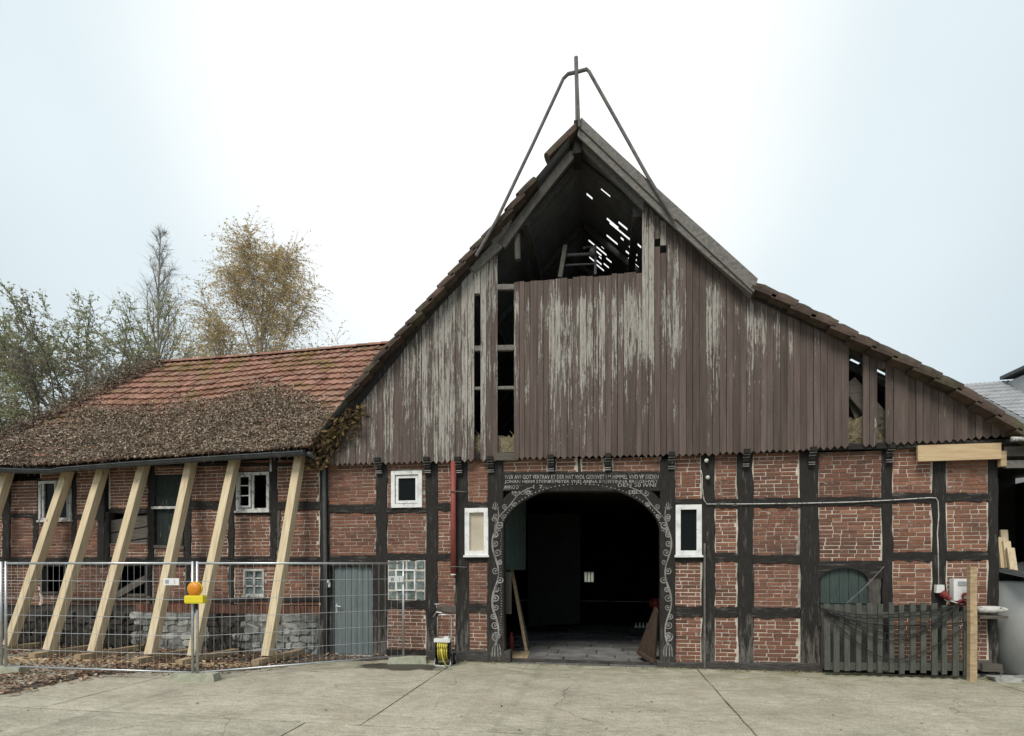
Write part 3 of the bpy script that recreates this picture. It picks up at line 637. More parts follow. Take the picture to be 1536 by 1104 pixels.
# light through slipped tiles: follow the ray to the right slope
holes = []
def slope_hit(x, y):
    d = ray(x, y)
    for a, b in zip(RP_, RP_[1:]):
        n = V((-(b.z - a.z), 0, b.x - a.x)); t = (a - CAM).dot(n) / d.dot(n); p = CAM + d * t
        if a.x - .01 <= p.x <= b.x + .01 and t > 0: return p
for (x, y, n_) in ((881, 252, 1), (886, 268, 3), (908, 289, 2), (885, 295, 1), (938, 310, 1), (958, 321, 3), (919, 334, 3), (922, 341, 3), (935, 340, 2), (936, 352, 3), (934, 358, 1), (919, 360, 3), (922, 372, 2),
                  (889, 366, 2), (903, 378, 3), (901, 386, 1), (914, 391, 2), (937, 387, 3), (948, 372, 1), (949, 385, 2), (955, 382, 1), (948, 398, 3), (953, 397, 2), (899, 395, 2), (901, 402, 2), (947, 391, 1), (892, 374, 2), (888, 388, 2),
                  (905, 372, 1), (897, 380, 2), (925, 366, 1), (943, 379, 1), (910, 398, 1), (957, 366, 1), (1281, 543, 2), (1322, 557, 3), (1326, 575, 2), (1279, 552, 2)):
    p = slope_hit(x, y)
    if p and p.y > 0: holes.append((p.x, p.z, p.y, n_))
roof_side(RP_, 'roof_slope', holes)
for P in (LP_, RP_):                          # rafters and battens under the tiles
    for k in range(9):
        Y = .35 + k * 1.9
        for a, b in zip(P, P[1:]):
            d_ = V((0, 0, -.14)); MB().beam(V((a.x, Y, a.z)) + d_, V((b.x, Y, b.z)) + d_, .1, .12, (0, 0, 1)).build('rafter', 'loft_wood', barn)
    for q in (.35, .7):
        s_ = P[0].lerp(P[2], q); MB().beam((s_.x, 0, s_.z - .32), (s_.x, YR - .2, s_.z - .32), .14, .16).build('purlin', 'loft_wood', barn)
def verge(P, n, y0, y1, th, jit, bump_top):
    tot = sum((b - a).length for a, b in zip(P, P[1:])); pos = 0; st = tot / n
    def at(d_):
        for a, b in zip(P, P[1:]):
            L_ = (b - a).length
            if d_ <= L_ or b is P[-1]: return a + (b - a) * (d_ / L_), (b - a).normalized()
            d_ -= L_
    for k in range(n):
        p0, t = at(k * st - .04); p1, _ = at((k + 1) * st + .03); nrm_ = V((-t.z, 0, t.x)); nrm_ = nrm_ if nrm_.z > 0 else -nrm_
        lift = ru(-jit, jit); mb = MB(); sec = []
        for i in range(6):
            q = i / 5; c_ = p0.lerp(p1, q) + nrm_ * (lift + .045 * q - .02); hgt = th * (1 + bump_top * math.sin(math.pi * min(1, q * 1.15)))
            hw = (y1 - y0) / 2
            for an in range(7):
                aa = math.pi * an / 6; sec.append(V((c_.x, (y0 + y1) / 2, c_.z)) + nrm_ * (hgt * math.sin(aa) * ru(.95, 1.05)) + V((0, -hw * math.cos(aa), 0)))
            sec.append(V((c_.x, y1, c_.z)) - nrm_ * .06); sec.append(V((c_.x, y0, c_.z)) - nrm_ * .06)
        m = 9; fs = [tuple(range(m)), tuple(range(5 * m + m - 1, 5 * m - 1, -1))]
        for i in range(5):
            for an in range(m): fs.append((i * m + an, (i + 1) * m + an, (i + 1) * m + (an + 1) % m, i * m + (an + 1) % m))
        mb.add(sec, fs); mb.build('verge_tile', 'verge_clay', barn)
LV = [W(x, y, YV) for x, y in ((745, 337), (640, 457), (575, 529), (520, 596))]
verge(LV, 14, YV - .06, YV + .28, .085, .012, .1)
verge([W(x, y, YV) for x, y in ((800, 270), (745, 337))], 3, YV - .04, YV + .28, .09, .02, .1)
verge([W(x, y, YV) for x, y in ((862, 190), (824, 232))], 1, YV - .04, YV + .28, .10, .0, .1)
verge([W(x, y, YV) for x, y in ((1133, 428), (1290, 510), (1440, 583), (1560, 664))], 14, YV - .05, YV + .32, .115, .016, .25)
def bpx(pts, Y, d, name, mat='roof_timber', label=None):
    return MB().prism([W(x, y, Y) for x, y in pts], (0, d, 0)).build(name, mat, barn, label=label)
bpx([(1131, 438), (1137, 418), (1075, 362), (1000, 295), (930, 231), (872, 176), (867, 188), (930, 248), (1060, 372)], YV - .05, .36, 'barge_board')
bpx([(1128, 441), (1131, 430), (1000, 312), (920, 240), (868, 192), (866, 203), (920, 254), (1000, 330), (1060, 384)], YV - .02, .045, 'barge_board')
bpx([(966, 316), (966, 298), (872, 208), (872, 222)], -.2, .06, 'barge_board')
bpx([(757, 372), (747, 362), (852, 228), (861, 224), (861, 236), (800, 312)], -.22, .07, 'verge_rafter', 'weathered_wood_v')
bpx([(712, 408), (706, 402), (760, 340), (772, 345), (752, 372)], -.2, .05, 'barge_board')
bpx([(489, 668), (484, 662), (575, 545), (700, 404), (706, 406), (640, 478)], -.2, .04, 'barge_board', 'timber_vertical')
bpx([(1133, 447), (1134, 441), (1280, 511), (1440, 587), (1510, 640), (1508, 645), (1440, 594), (1280, 518)], -.2, .04, 'barge_board', 'timber_vertical')
bpx([(738, 368), (734, 352), (757, 322), (768, 330), (757, 352)], -.21, .05, 'barge_board', 'roof_timber')
post(861, 872, 196, 245, name='king_post', n=3, yf=-.25)
# loft: floor, back wall, side walls, far window
xl, xr = W(486, 800).x + .05, W(1494, 800).x - .03
fl_ = W(870, 688).z
lf = MB()
for k in range(8): lf.box((xl, .16 + k * 2.1, fl_ - .05 + ru(0, .004)), (xr, .16 + (k + 1) * 2.1 - .01, fl_))
lf.build('loft_floor', 'loft_wood', barn)
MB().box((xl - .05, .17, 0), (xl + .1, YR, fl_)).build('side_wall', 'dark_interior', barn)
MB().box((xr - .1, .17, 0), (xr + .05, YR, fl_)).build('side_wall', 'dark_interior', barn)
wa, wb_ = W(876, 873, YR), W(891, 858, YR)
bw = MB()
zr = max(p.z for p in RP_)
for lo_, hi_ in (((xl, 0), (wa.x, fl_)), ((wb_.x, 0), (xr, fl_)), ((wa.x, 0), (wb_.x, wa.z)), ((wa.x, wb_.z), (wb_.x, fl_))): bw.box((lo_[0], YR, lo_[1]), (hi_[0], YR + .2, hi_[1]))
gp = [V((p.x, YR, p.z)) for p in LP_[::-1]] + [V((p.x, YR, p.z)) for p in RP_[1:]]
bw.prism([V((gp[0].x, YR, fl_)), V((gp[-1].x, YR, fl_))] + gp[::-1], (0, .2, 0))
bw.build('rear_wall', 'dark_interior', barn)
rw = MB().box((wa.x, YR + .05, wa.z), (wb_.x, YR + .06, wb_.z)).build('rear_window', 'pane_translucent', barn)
mb = MB()
for k in (.0, .33, .66, 1.0): x = lerp(wa.x, wb_.x, k); mb.box((x - .02, YR + .02, wa.z), (x + .02, YR + .05, wb_.z))
mb.build('frame', 'dark_interior', rw)
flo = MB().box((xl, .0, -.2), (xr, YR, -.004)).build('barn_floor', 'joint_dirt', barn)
y_ = -.05
while y_ < 6:
    d_ = ru(.35, .6); x = W(757, 990).x - ru(0, .5)
    while x < W(985, 990).x + .5:
        w = ru(.4, .9); jx = lambda: ru(-.02, .02)
        if not (x + w < W(757, 990).x and y_ < .3) and not (x > W(986, 990).x - .2 and y_ < .3):
            x2 = min(x + w, W(987, 990).x) if y_ < .3 else x + w; x1 = max(x, W(757, 990).x) if y_ < .3 else x
            h_ = .012 + ru(-.008, .008)
            MB().prism([V((x1 + jx(), y_ + jx(), h_)), V((x2 - .015 + jx(), y_ + jx(), h_)), V((x2 - .015 + jx(), y_ + d_ - .015 + jx(), h_)), V((x1 + jx(), y_ + d_ - .015 + jx(), h_))], (0, 0, -.1)).build('flagstone', 'flagstone', flo)
        x += w
    y_ += d_
# partition and hung door leaves inside the gate
MB().prism([W(x, y, 4.0) for x, y in ((792, 940), (870, 935), (871, 771), (792, 771))], (0, .08, 0)).build('partition', 'near_black_wood', barn)
a = W(752, 856, .25); b = W(788, 853, 1.3)
lv = MB()
for k in range(6):
    p = V((lerp(a.x, b.x, k / 6), lerp(.25, 1.3, k / 6), 0)); q = V((lerp(a.x, b.x, (k + .95) / 6), lerp(.25, 1.3, (k + .95) / 6), 0)); z0 = a.z; z1 = W(770, 742, .8).z
    lv.prism([V((p.x, p.y, z0)), V((q.x, q.y, z0 + .01)), V((q.x, q.y, z1)), V((p.x, p.y, z1))], (.01, .03, 0))
lv.build('gate_leaf', 'green_paint', barn, label='green boarded upper gate leaf swung inward')
# ---- windows and doors of the barn
def frame_win(px_, owner, bars, glass='window_glass', fw=.06, mat='white_paint', yf=-.05, name='window', sill=True, label=None, splits=(), sash=False):
    x0, z0, x1, z1 = pxr(px_); mb = MB(); d_ = .07
    for lo_, hi_ in (((x0, z0), (x0 + fw, z1)), ((x1 - fw, z0), (x1, z1)), ((x0 + fw, z1 - fw), (x1 - fw, z1)), ((x0 + fw, z0), (x1 - fw, z0 + fw))):
        mb.box((lo_[0], yf, lo_[1]), (hi_[0], yf + d_, hi_[1]), j=.002)
    w = mb.build(name, mat, owner, label=label)
    if sash:
        mb = MB(); i = fw + .012; s2 = .05
        for lo_, hi_ in (((x0 + i, z0 + i), (x0 + i + s2, z1 - i)), ((x1 - i - s2, z0 + i), (x1 - i, z1 - i)), ((x0 + i + s2, z1 - i - s2), (x1 - i - s2, z1 - i)), ((x0 + i + s2, z0 + i), (x1 - i - s2, z0 + i + s2))):
            mb.box((lo_[0], yf + .025, lo_[1]), (hi_[0], yf + .07, hi_[1]), j=.002)
        mb.build('sash', mat, w)
    if glass: MB().box((x0 + fw * .5, yf + .055, z0 + fw * .5), (x1 - fw * .5, yf + .06, z1 - fw * .5)).build('pane', glass, w)
    for (ax, q) in splits:
        mb = MB()
        if ax == 'v': x = lerp(x0, x1, q); mb.box((x - .02, yf + .015, z0 + fw), (x + .02, yf + .05, z1 - fw))
        else: z = lerp(z0, z1, q); mb.box((x0 + fw, yf + .02, z - .014), (x1 - fw, yf + .048, z + .014))
        mb.build('glazing_bar', mat, w)
    if sill: MB().box((x0 - .02, yf - .03, z0 - .035), (x1 + .02, yf + .05, z0 + .004), j=.003).build('sill', mat, w)
    return w
frame_win(WIN1, barn, 0, fw=.075, sash=True, sill=False, label='square white framed window with dark pane')
frame_win(WIN2, barn, 0, 'pale_board', fw=.085, label='narrow white window blocked by a pale board')
frame_win(WIN3, barn, 0, fw=.085, label='narrow white window with dark glass')
x0, z0, x1, z1 = pxr(GBW); gw = MB().box((x0, -.004, z0), (x1, .1, z1)).build('glass_block_window', 'mortar', barn)
for i in range(4):
    for k in range(4):
        cw, ch = (x1 - x0) / 4, (z1 - z0) / 4; a = V((x0 + i * cw + .012, -.016, z0 + k * ch + .012)); b = V((x0 + (i + 1) * cw - .012, .03, z0 + (k + 1) * ch - .012)); c_ = .018
        mb = MB(); mb.add([V((a.x, 0, a.z)), V((b.x, 0, a.z)), V((b.x, 0, b.z)), V((a.x, 0, b.z)), V((a.x + c_, a.y, a.z + c_)), V((b.x - c_, a.y, a.z + c_)), V((b.x - c_, a.y, b.z - c_)), V((a.x + c_, a.y, b.z - c_))],
                          [(4, 5, 6, 7), (0, 1, 5, 4), (1, 2, 6, 5), (2, 3, 7, 6), (3, 0, 4, 7)]); mb.build('glass_block', 'glass_block', gw)
x0, z0, x1, z1 = pxr((594, 854, 624, 886)); mb = MB()
for lo_, hi_ in (((x0, z0), (x0 + .03, z1)), ((x1 - .03, z0), (x1, z1)), ((x0 + .03, z1 - .03), (x1 - .03, z1)), ((x0 + .03, z0), (x1 - .03, z0 + .03))): mb.box((lo_[0], -.04, lo_[1]), (hi_[0], -.01, hi_[1]))
mb.build('vent_frame', 'white_paint', gw)
x0, z0, x1, z1 = pxr((500, 848, 560, 987)); dr = MB().box((x0, .06, z0 + .02), (x1, .12, z1)).build('door', 'door_paint', barn, label='blue grey painted side door')
for k in range(7):
    xa = lerp(x0, x1, k / 7); xb = lerp(x0, x1, (k + 1) / 7); MB().box((xa + .004, .045, z0 + .03), (xb - .004, .062, z1 - .01)).build('board', 'door_paint', dr)
hp = W(505.5, 912, .04); MB().box((hp.x - .02, .03, hp.z - .1), (hp.x + .02, .046, hp.z + .09)).tube([hp + V((0, -.0, .04)), hp + V((0, -.05, .04)), hp + V((.11, -.05, .035))], .011, 8).build('handle', 'galvanised', dr)
post(558, 568, 846, 987, name='door_jamb', yf=-.01); rail(498, 562, 843, 850, name='door_head', yf=-.012)
MB().box((x0, -.06, -.02), (x1, .1, .05), j=.006).build('door_step', 'rubble_stone', barn)
hp = W(493, 876, -.03); MB().box(hp - V((.035, .03, .06)), hp + V((.035, .02, .04))).lathe(hp + V((0, -.02, .05)), (0, -1, 0), [(0, .03), (.04, .025)], 10).build('socket_box', 'white_plastic', barn)
# arched green door behind the pickets
x0, z0, x1, z1 = pxr((1228, 852, 1322, 1012))
MB().box((x0, .1, 0), (x1, .15, z1 + .1)).build('door_recess', 'dark_interior', barn)
xs0, xs1 = W(1230, 900, .05).x, W(1302, 900, .05).x; ar = []
lint = [(1226, 842), (1324, 841), (1324, 868), (1303, 866)] + [(1265.5 + 37 * math.cos(k * math.pi / 12), 872 - 20 * math.sin(k * math.pi / 12)) for k in range(13)] + [(1226, 870)]
MB().prism([W(x, y, -.02) for x, y in lint[::-1]], (0, .14, 0)).build('door_lintel', 'timber_horizontal', barn)
ad = MB().box((xs0, .06, .06), (xs1, .09, z1)).build('arched_door', 'green_paint', barn, label='dull green boarded door under an arched lintel')
for k in range(5):
    xa, xb = lerp(xs0, xs1, k / 5), lerp(xs0, xs1, (k + 1) / 5); MB().box((xa + .004, .04 + ru(0, .006), W(1260, 905).z), (xb - .004, .06, z1)).build('board', 'green_paint', ad)
    MB().box((xa + .004, .035 + ru(0, .006), .05), (xb - .004, .06, W(1260, 909).z)).build('board', 'weathered_wood_v', ad)
post(1303, 1322, 866, 1010, mat='weathered_wood_v', name='door_jamb', yf=-.012)
# ================================================================ WING
wing = thing('barn_wing', (W(200, 845).x, 0, 0), 'low brick timber framed wing with sagging leaf covered tiled roof', 'building')
for p in ((4, 16, 706, 838), (108, 115, 704, 838), (147, 158, 702, 838), (158, 165, 768, 838), (222, 232, 698, 838), (276, 287, 694, 838), (342, 352, 690, 838), (405, 416, 688, 838)):
    post(*p, parent=wing, amp=.012)
post(50, 58, 776, 838, parent=wing, amp=.012); post(57, 62, 718, 780, parent=wing); post(352, 356, 706, 770, parent=wing)
post(278, 286, 848, 906, parent=wing, amp=.01); post(343, 351, 848, 906, parent=wing, amp=.01); post(100, 106, 848, 906, parent=wing, amp=.014); post(222, 228, 848, 893, parent=wing, amp=.01)
post(416, 421, 766, 835, parent=wing, mat='weathered_wood_v', amp=.01)
for r in ((-60, 481, 836, 849), (15, 58, 770, 777), (114, 148, 772, 780), (164, 223, 762, 770), (286, 343, 751, 765), (352, 406, 766, 773), (415, 481, 752, 766), (-60, 481, 694, 700)):
    rail(*r, parent=wing, amp=.012, n=14)
rail(95, 300, 896, 901, parent=wing, mat='weathered_wood_h', yf=-.06, amp=.01, n=10)
rail(300, 481, 897, 903, parent=wing, mat='timber_sill', yf=-.03, amp=.01, n=8)
WW1, WW2, SW = (61, 721, 109, 781), (356, 708, 405, 767), (366, 854, 397, 893)
LO1, LO2, BO, HA = (62, 848, 100, 891), (170, 848, 222, 894), (165, 769, 222, 816), (232, 712, 277, 821)
infill(wing, [(-60, 700, 6, 838), (14, 721, 59, 771), (14, 776, 52, 838), (56, 781, 110, 838), (60, 700, 110, 721), (113, 703, 149, 774), (113, 778, 149, 838), (163, 700, 224, 764), (163, 815, 224, 838), (230, 820, 278, 838),
              (230, 698, 278, 712), (285, 694, 344, 753), (285, 763, 344, 838), (350, 690, 407, 707), (350, 771, 407, 838), (414, 688, 481, 754), (414, 764, 481, 838),
              (-60, 848, 62, 906, (), -.15), (106, 848, 170, 906, (), -.25), (62, 891, 224, 906, (), -.25), (228, 848, 279, 906, (), -.1), (285, 848, 344, 906, (), 0), (350, 848, 481, 906, [SW], 0)], 300)
# upright brick band and rubble base
xa = W(205, 911).x
while xa < W(479, 911).x:
    MB().box((xa + .004, -.03 + ru(-.006, .006), W(300, 919).z), (xa + .062, .1, W(300, 906.5).z), j=.003).build('band_brick', 'brick', wing).color = (ru(.05, .5),) * 3 + (1,); xa += .07
wallbase = MB().box((W(-60, 900).x, .03, -.1), (W(479, 900).x, .16, W(300, 908).z)).build('base_wall', 'dark_rubble', wing)
for xa_, xb_ in ((205, 312), (362, 479)): MB().box((W(xa_, 940).x, -.028, .0), (W(xb_, 940).x, .03, W(300, 918.5).z)).build('base_render', 'rubble_mortar', wing)
z = .02; ztop = W(300, 918.5).z; 
while z < ztop - .05:
    h = min(ru(.07, .17), ztop - z); x = W(14, 950).x - ru(0, .3)
    while x < W(478, 950).x:
        w = min(ru(.12, .5), W(478, 950).x - x); xpx = proj((x + w / 2, 0, .5))[0]
        dark = xpx < 205 or 312 < xpx < 362
        if not dark or rnd() < .75:
            n = 9; o = []; dzs = ru(-.02, .02)
            for k in range(n):
                an = 2 * math.pi * k / n; sx = max(-1, min(1, 1.35 * math.cos(an))); sz = max(-1, min(1, 1.35 * math.sin(an)))
                o.append((sx * (w / 2 - .012) * ru(.86, 1.06), sz * (h / 2 - .004) * ru(.8, 1.1) + dzs * math.copysign(1, sx)))
            cx, cz = x + w / 2, z + h / 2; yf = -.045 + ru(-.035, .02)
            mb = MB(); mb.add([V((cx + a * .93, yf + ru(-.006, .006), cz + b * .9)) for a, b in o] + [V((cx + a, yf + .018, cz + b)) for a, b in o] + [V((cx + a, .06, cz + b)) for a, b in o],
                              [tuple(range(n))] + [(k + n, (k + 1) % n + n, (k + 1) % n, k) for k in range(n)] + [(k + 2 * n, (k + 1) % n + 2 * n, (k + 1) % n + n, k + n) for k in range(n)])
            mb.build('stone', 'dark_rubble' if dark else 'rubble_stone', wing)
        x += w
    z += h
# wing shell
xwl = W(-60, 800).x
MB().box((xwl, .17, 0), (xwl + .15, 6.4, 3.6)).build('side_wall', 'dark_interior', wing)
MB().box((xwl, 6.3, 0), (xl - .06, 6.45, 3.6)).build('rear_wall', 'dark_interior', wing)
MB().box((xwl + .15, 1.4, 0), (xl - .06, 1.5, 3.6)).build('inner_wall', 'dark_interior', wing)
# wing windows and openings
w = frame_win(WW1, wing, 0, fw=.055, mat='old_white_paint', label='flaking white casement with dark panes', splits=(('v', .5), ('v', .12), ('v', .88)))
w = frame_win(WW2, wing, 0, fw=.055, mat='old_white_paint', label='flaking white casement with its left sash ajar', splits=(('v', .5),), yf=-.045, glass=None)
x0, z0, x1, z1 = pxr((360, 713, 379, 762)); mb = MB()
for lo_, hi_ in (((x0, z0), (x0 + .04, z1)), ((x1 - .04, z0), (x1, z1)), ((x0 + .04, z1 - .04), (x1 - .04, z1)), ((x0 + .04, z0), (x1 - .04, z0 + .04)), ((x0 + .04, lerp(z0, z1, .35)), (x1 - .04, lerp(z0, z1, .35) + .02)), ((x0 + .04, lerp(z0, z1, .66)), (x1 - .04, lerp(z0, z1, .66) + .02))):
    mb.box((lo_[0], -.07, lo_[1]), (hi_[0], -.035, hi_[1]), j=.002)
mb.build('sash', 'old_white_paint', w)
frame_win(SW, wing, 0, fw=.035, mat='old_white_paint', glass='glass_block', label='small white six pane stable window', splits=(('v', .5), ('h', .36), ('h', .66)), yf=-.03)
for r_ in (LO1, LO2):
    x0, z0, x1, z1 = pxr(r_); mb = MB(); f_ = .05
    for lo_, hi_ in (((x0, z0), (x0 + f_, z1)), ((x1 - f_, z0), (x1, z1)), ((x0 + f_, z0), (x1 - f_, z0 + f_))): mb.box((lo_[0], -.03, lo_[1]), (hi_[0], .12, hi_[1]), j=.006)
    mb.build('opening_frame', 'weathered_wood_v', wing)
MB().beam(W(168, 897, -.08), W(222, 866, .02), .14, .04, (0, -1, 0), 3, .006).build('loose_plank', 'weathered_wood_h', wing)
for pts in (((165, 815), (223, 806), (223, 790), (165, 801)), ((165, 799), (223, 788.5), (223, 771.5), (165, 781)), ((165, 816.5), (223, 816), (223, 808), (165, 816))):
    MB().prism([W(x, y, .03) for x, y in pts], (0, .03, 0)).build('boarding', 'weathered_wood_h', wing)
MB().prism([W(x, y, .03) for x, y in ((234, 762), (276, 760), (276, 713), (234, 713))], (0, .03, 0)).build('hatch_leaf', 'green_hatch', wing, label='dark green upper hatch leaf')
for k in range(4):
    xa = lerp(235, 275, k / 4); MB().prism([W(x, y, .03) for x, y in ((xa, 819), (xa + 9.6, 819), (xa + 9.6, 764), (xa, 764))], (0, .03, 0)).build('hatch_board', 'green_hatch', wing)
MB().beam(W(228, 762, -.02), W(272, 761, -.02), .05, .04, (0, -1, 0), 3, .006).build('hatch_bar', 'old_white_paint', wing)
MB().beam(W(232, 820, -.02), W(277, 821, -.02), .06, .06, (0, -1, 0), 3, .006).build('hatch_sill', 'weathered_wood_h', wing)
# wing roof
YE, YRD = -.42, 3.3
EV = [(W(x, y, YE).x, W(x, y, YE).z) for x, y in ((-110, 704), (0, 698), (85, 699), (200, 689), (330, 681), (455, 672), (540, 667))]
RD = [(W(x, y, YRD).x, W(x, y, YRD).z) for x, y in ((-110, 574), (235, 546), (400, 534), (575, 518), (660, 511))]
HX0, HX1 = W(-100, 702, YE).x, W(232, 546, YRD).x
def S(x, t, lift=0):
    ze, zr_ = pl(EV, x), pl(RD, x); sag = -.10 * math.sin(math.pi * t) * (.6 + .4 * math.sin(x * 1.3))
    p = V((x, lerp(YE, YRD, t), lerp(ze, zr_, t) + sag)); n = V((0, -(zr_ - ze), YRD - YE)).normalized(); return p + n * lift, n
tp = []; tmesh = None
def tile_geo(x, t0, t1, wd, lift):
    vs = []; prof = [(0, .008), (.18, -.002), (.42, -.005), (.62, .001), (.8, .014), (.94, .016), (1.06, .006)]
    for tt, lf_ in ((t0, lift + .052), (t1, lift)):
        for q, h in prof: vs.append(S(x + q * wd, tt, lf_ + h)[0])
    for q, h in prof: vs.append(S(x + q * wd, t0, lift + .012 + h)[0])
    n = len(prof); fs = [(k, k + 1, n + k + 1, n + k) for k in range(n - 1)] + [(2 * n + k, 2 * n + k + 1, k + 1, k) for k in range(n - 1)]
    return vs, fs
x = HX0; wd = .185; rows = 17; xe_ = W(640, 600, 1.5).x; tiles = []
while x < xe_:
    for r_ in range(rows):
        t0, t1 = r_ / rows, (r_ + 1) / rows + .012
        hx = lerp(HX0, HX1, t0)
        if x + wd < hx: continue
        c_ = S(x + wd / 2, (t0 + t1) / 2)[0]
        if x > W(455, 672, YE).x and c_.z < zroof_left(c_.x) - .12 and c_.x > LP_[-1].x: continue
        q = proj(c_); tiles.append((tile_geo(x, t0, t1, wd, ru(-.006, .01)), q))
    x += wd
CovTop = [(-100, 760), (0, 655), (60, 632), (150, 600), (185, 606), (230, 606), (290, 603), (330, 596), (375, 583), (420, 577), (450, 588), (500, 608), (520, 640)]
wingroof = MB()
HIPC = [(120, 590), (200, 560), (236, 546)]
def covered(q): return q[1] > pl(CovTop, q[0])
tiles.sort(key=lambda a: (covered(a[1]), -a[1][0]))
rest = MB(); roofp = MB()
for k in range(24):
    xa, xb = lerp(HX0, xe_, k / 24), lerp(HX0, xe_, (k + 1) / 24)
    for r_ in range(6):
        ta, tb_ = r_ / 6, (r_ + 1) / 6
        if xb < lerp(HX0, HX1, ta): continue
        if xb > LP_[-1].x and S(xb, tb_)[0].z < zroof_left(xb) + .05: continue
        roofp.face([S(max(xa, lerp(HX0, HX1, ta)), ta, -.03)[0], S(xb, ta, -.03)[0], S(max(xb, lerp(HX0, HX1, tb_)), tb_, -.03)[0], S(max(xa, lerp(HX0, HX1, tb_)), tb_, -.03)[0]])
R0 = S(HX1, 1)[0]; E0 = S(HX0, 0)[0]
roofp.face([E0, R0, V((E0.x, 2 * YRD - YE, E0.z))]); R1 = S(xe_, 1)[0]
roofp.face([R0, R1, V((R1.x, 2 * YRD - YE, E0.z)), V((E0.x, 2 * YRD - YE, E0.z))])
rf = roofp.build('roof', 'leaf_mould', wing)
for i, ((vs, fs), q) in enumerate(tiles):
    if i < 300: mb = MB(); mb.add(vs, fs); mb.build('roof_tile', 'clay_tile', rf)
    else: rest.add(vs, fs, rnd())
rest.build('tiling', 'clay_tiling', rf, kind='stuff', attr=True)
xx = HX1 - .1
while xx < xe_:
    p, n = S(xx, 1); p2, _ = S(xx + .36, 1); mb = MB(); sec = []
    for q, rr_ in ((0, .1), (1, .085)):
        c_ = p.lerp(p2, q) + V((0, 0, .01))
        for k in range(7): an = math.pi * k / 6; sec.append(c_ + V((0, -math.cos(an) * rr_, math.sin(an) * rr_ * .9)))
    mb.add(sec, [(k, k + 1, 8 + k, 7 + k) for k in range(6)] + [tuple(range(6, -1, -1))]); mb.build('ridge_tile', 'clay_tile', rf); xx += .34
# dead leaves and stems matted on the roof
lit = MB()
def leaf(mb, p, s_, n=None, tilt=.7, a=None):
    n = V(n) if n is not None else V((0, 0, 1)); n = (n + V((ru(-tilt, tilt), ru(-tilt, tilt), ru(-tilt, tilt)))).normalized(); u = n.orthogonal().normalized(); w = n.cross(u); an = ru(0, 6.28)
    u, w = u * math.cos(an) + w * math.sin(an), w * math.cos(an) - u * math.sin(an); b = n * s_ * ru(.1, .4)
    i = len(mb.v); mb.v += [p - u * s_, p + w * s_ * .55 + b, p + u * s_, p - w * s_ * .55 + b]; mb.f.append((i, i + 1, i + 2, i + 3)); mb.a.append(rnd() if a is None else a)
def dens(q, c_):
    d_ = q[1] - pl(CovTop, q[0]) + 14 * mnoise.noise(c_ * 1.6)
    return max(0, min(1, d_ / 30 + .22))
cnt = 0; tries = 0
for ix in range(90):
    for it in range(46):
        x = lerp(HX0, W(540, 650, .5).x, ix / 90); t_ = it / 46; x2 = lerp(HX0, W(540, 650, .5).x, (ix + 1) / 90); t2 = (it + 1) / 46
        if x < lerp(HX0, HX1, t2): continue
        p, n = S(x, t_)
        if dens(proj(p), p) < .97 or (x2 > LP_[-1].x - .1 and p.z < zroof_left(x2) + .1) or rnd() < .35: continue
        hh = lambda a, b: S(a, b, .05 + .035 * mnoise.noise(V((a * 5, b * 18, 0))))[0]
        lit.face([hh(x, t_), hh(x2, t_), hh(x2, t2), hh(x, t2)], rnd() * .3)
while cnt < 46000 and tries < 190000:
    tries += 1
    x = ru(HX0 - .1, W(540, 650, .5).x); t_ = ru(-.015, 1.0)
    if x < lerp(HX0, HX1, t_) - .15: continue
    p, n = S(x, t_); q = proj(p)
    if x > LP_[-1].x and p.z < zroof_left(x): continue
    hip = abs(x - lerp(HX0, HX1, t_)) < .55
    d_ = dens(q, p)
    if hip: d_ = max(d_, .8)
    if rnd() > d_: 
        if rnd() > .012: continue
    th_ = .02 + .07 * d_ * max(0, mnoise.noise(p * 1.3) + .5) + .09 * d_ * max(0, mnoise.noise(p * 3.1)) + (ru(0, .3) * rnd() if hip else 0) + (.0)
    leaf(lit, p + n * (th_ * ru(.3, 1.15) + .03), ru(.012, .036), n, .9, rnd() ** 1.15); cnt += 1
lit.build('leaf_litter', 'dead_leaf', None, 'thick mat of dead brown leaves lying on the tiled wing roof', 'leaf litter', kind='stuff')
vn = MB()
for k in range(420):
    t_ = ru(0, 1.0); x = lerp(HX0, HX1, t_) + abs(random.gauss(0, .35)) - .1; p, n = S(x, min(.99, t_)); pts = [p + n * .05]; d_ = V((ru(-1, 1), ru(-.6, .6), ru(-.2, .9))).normalized()
    for i in range(5): d_ = (d_ + V((ru(-.6, .6), ru(-.6, .6), ru(-.5, .35)))).normalized(); pts.append(pts[-1] + d_ * ru(.06, .13))
    vn.tube(pts, [.007, .006, .005, .005, .004, .002], 3, cap=False)
for k in range(620):
    t_ = ru(0, .95); x = ru(HX0, W(520, 650, .5).x); p, n = S(x, t_)
    if x < lerp(HX0, HX1, t_) or dens(proj(p), p) < .75 or (x > LP_[-1].x and p.z < zroof_left(x)): continue
    pts = [p + n * .06]; d_ = V((ru(-1, 1), ru(-.5, .5), ru(-.5, .5))).normalized()
    for i in range(6):
        d_ = (d_ + V((ru(-.5, .5), ru(-.5, .5), ru(-.5, .5)))).normalized(); q = pts[-1] + d_ * ru(.05, .12); q2 = S(q.x, max(0, min(1, (q.y - YE) / (YRD - YE))))[0]; q.z = q2.z + ru(.05, .13); pts.append(q)
    vn.tube(pts, .0045, 3, cap=False)
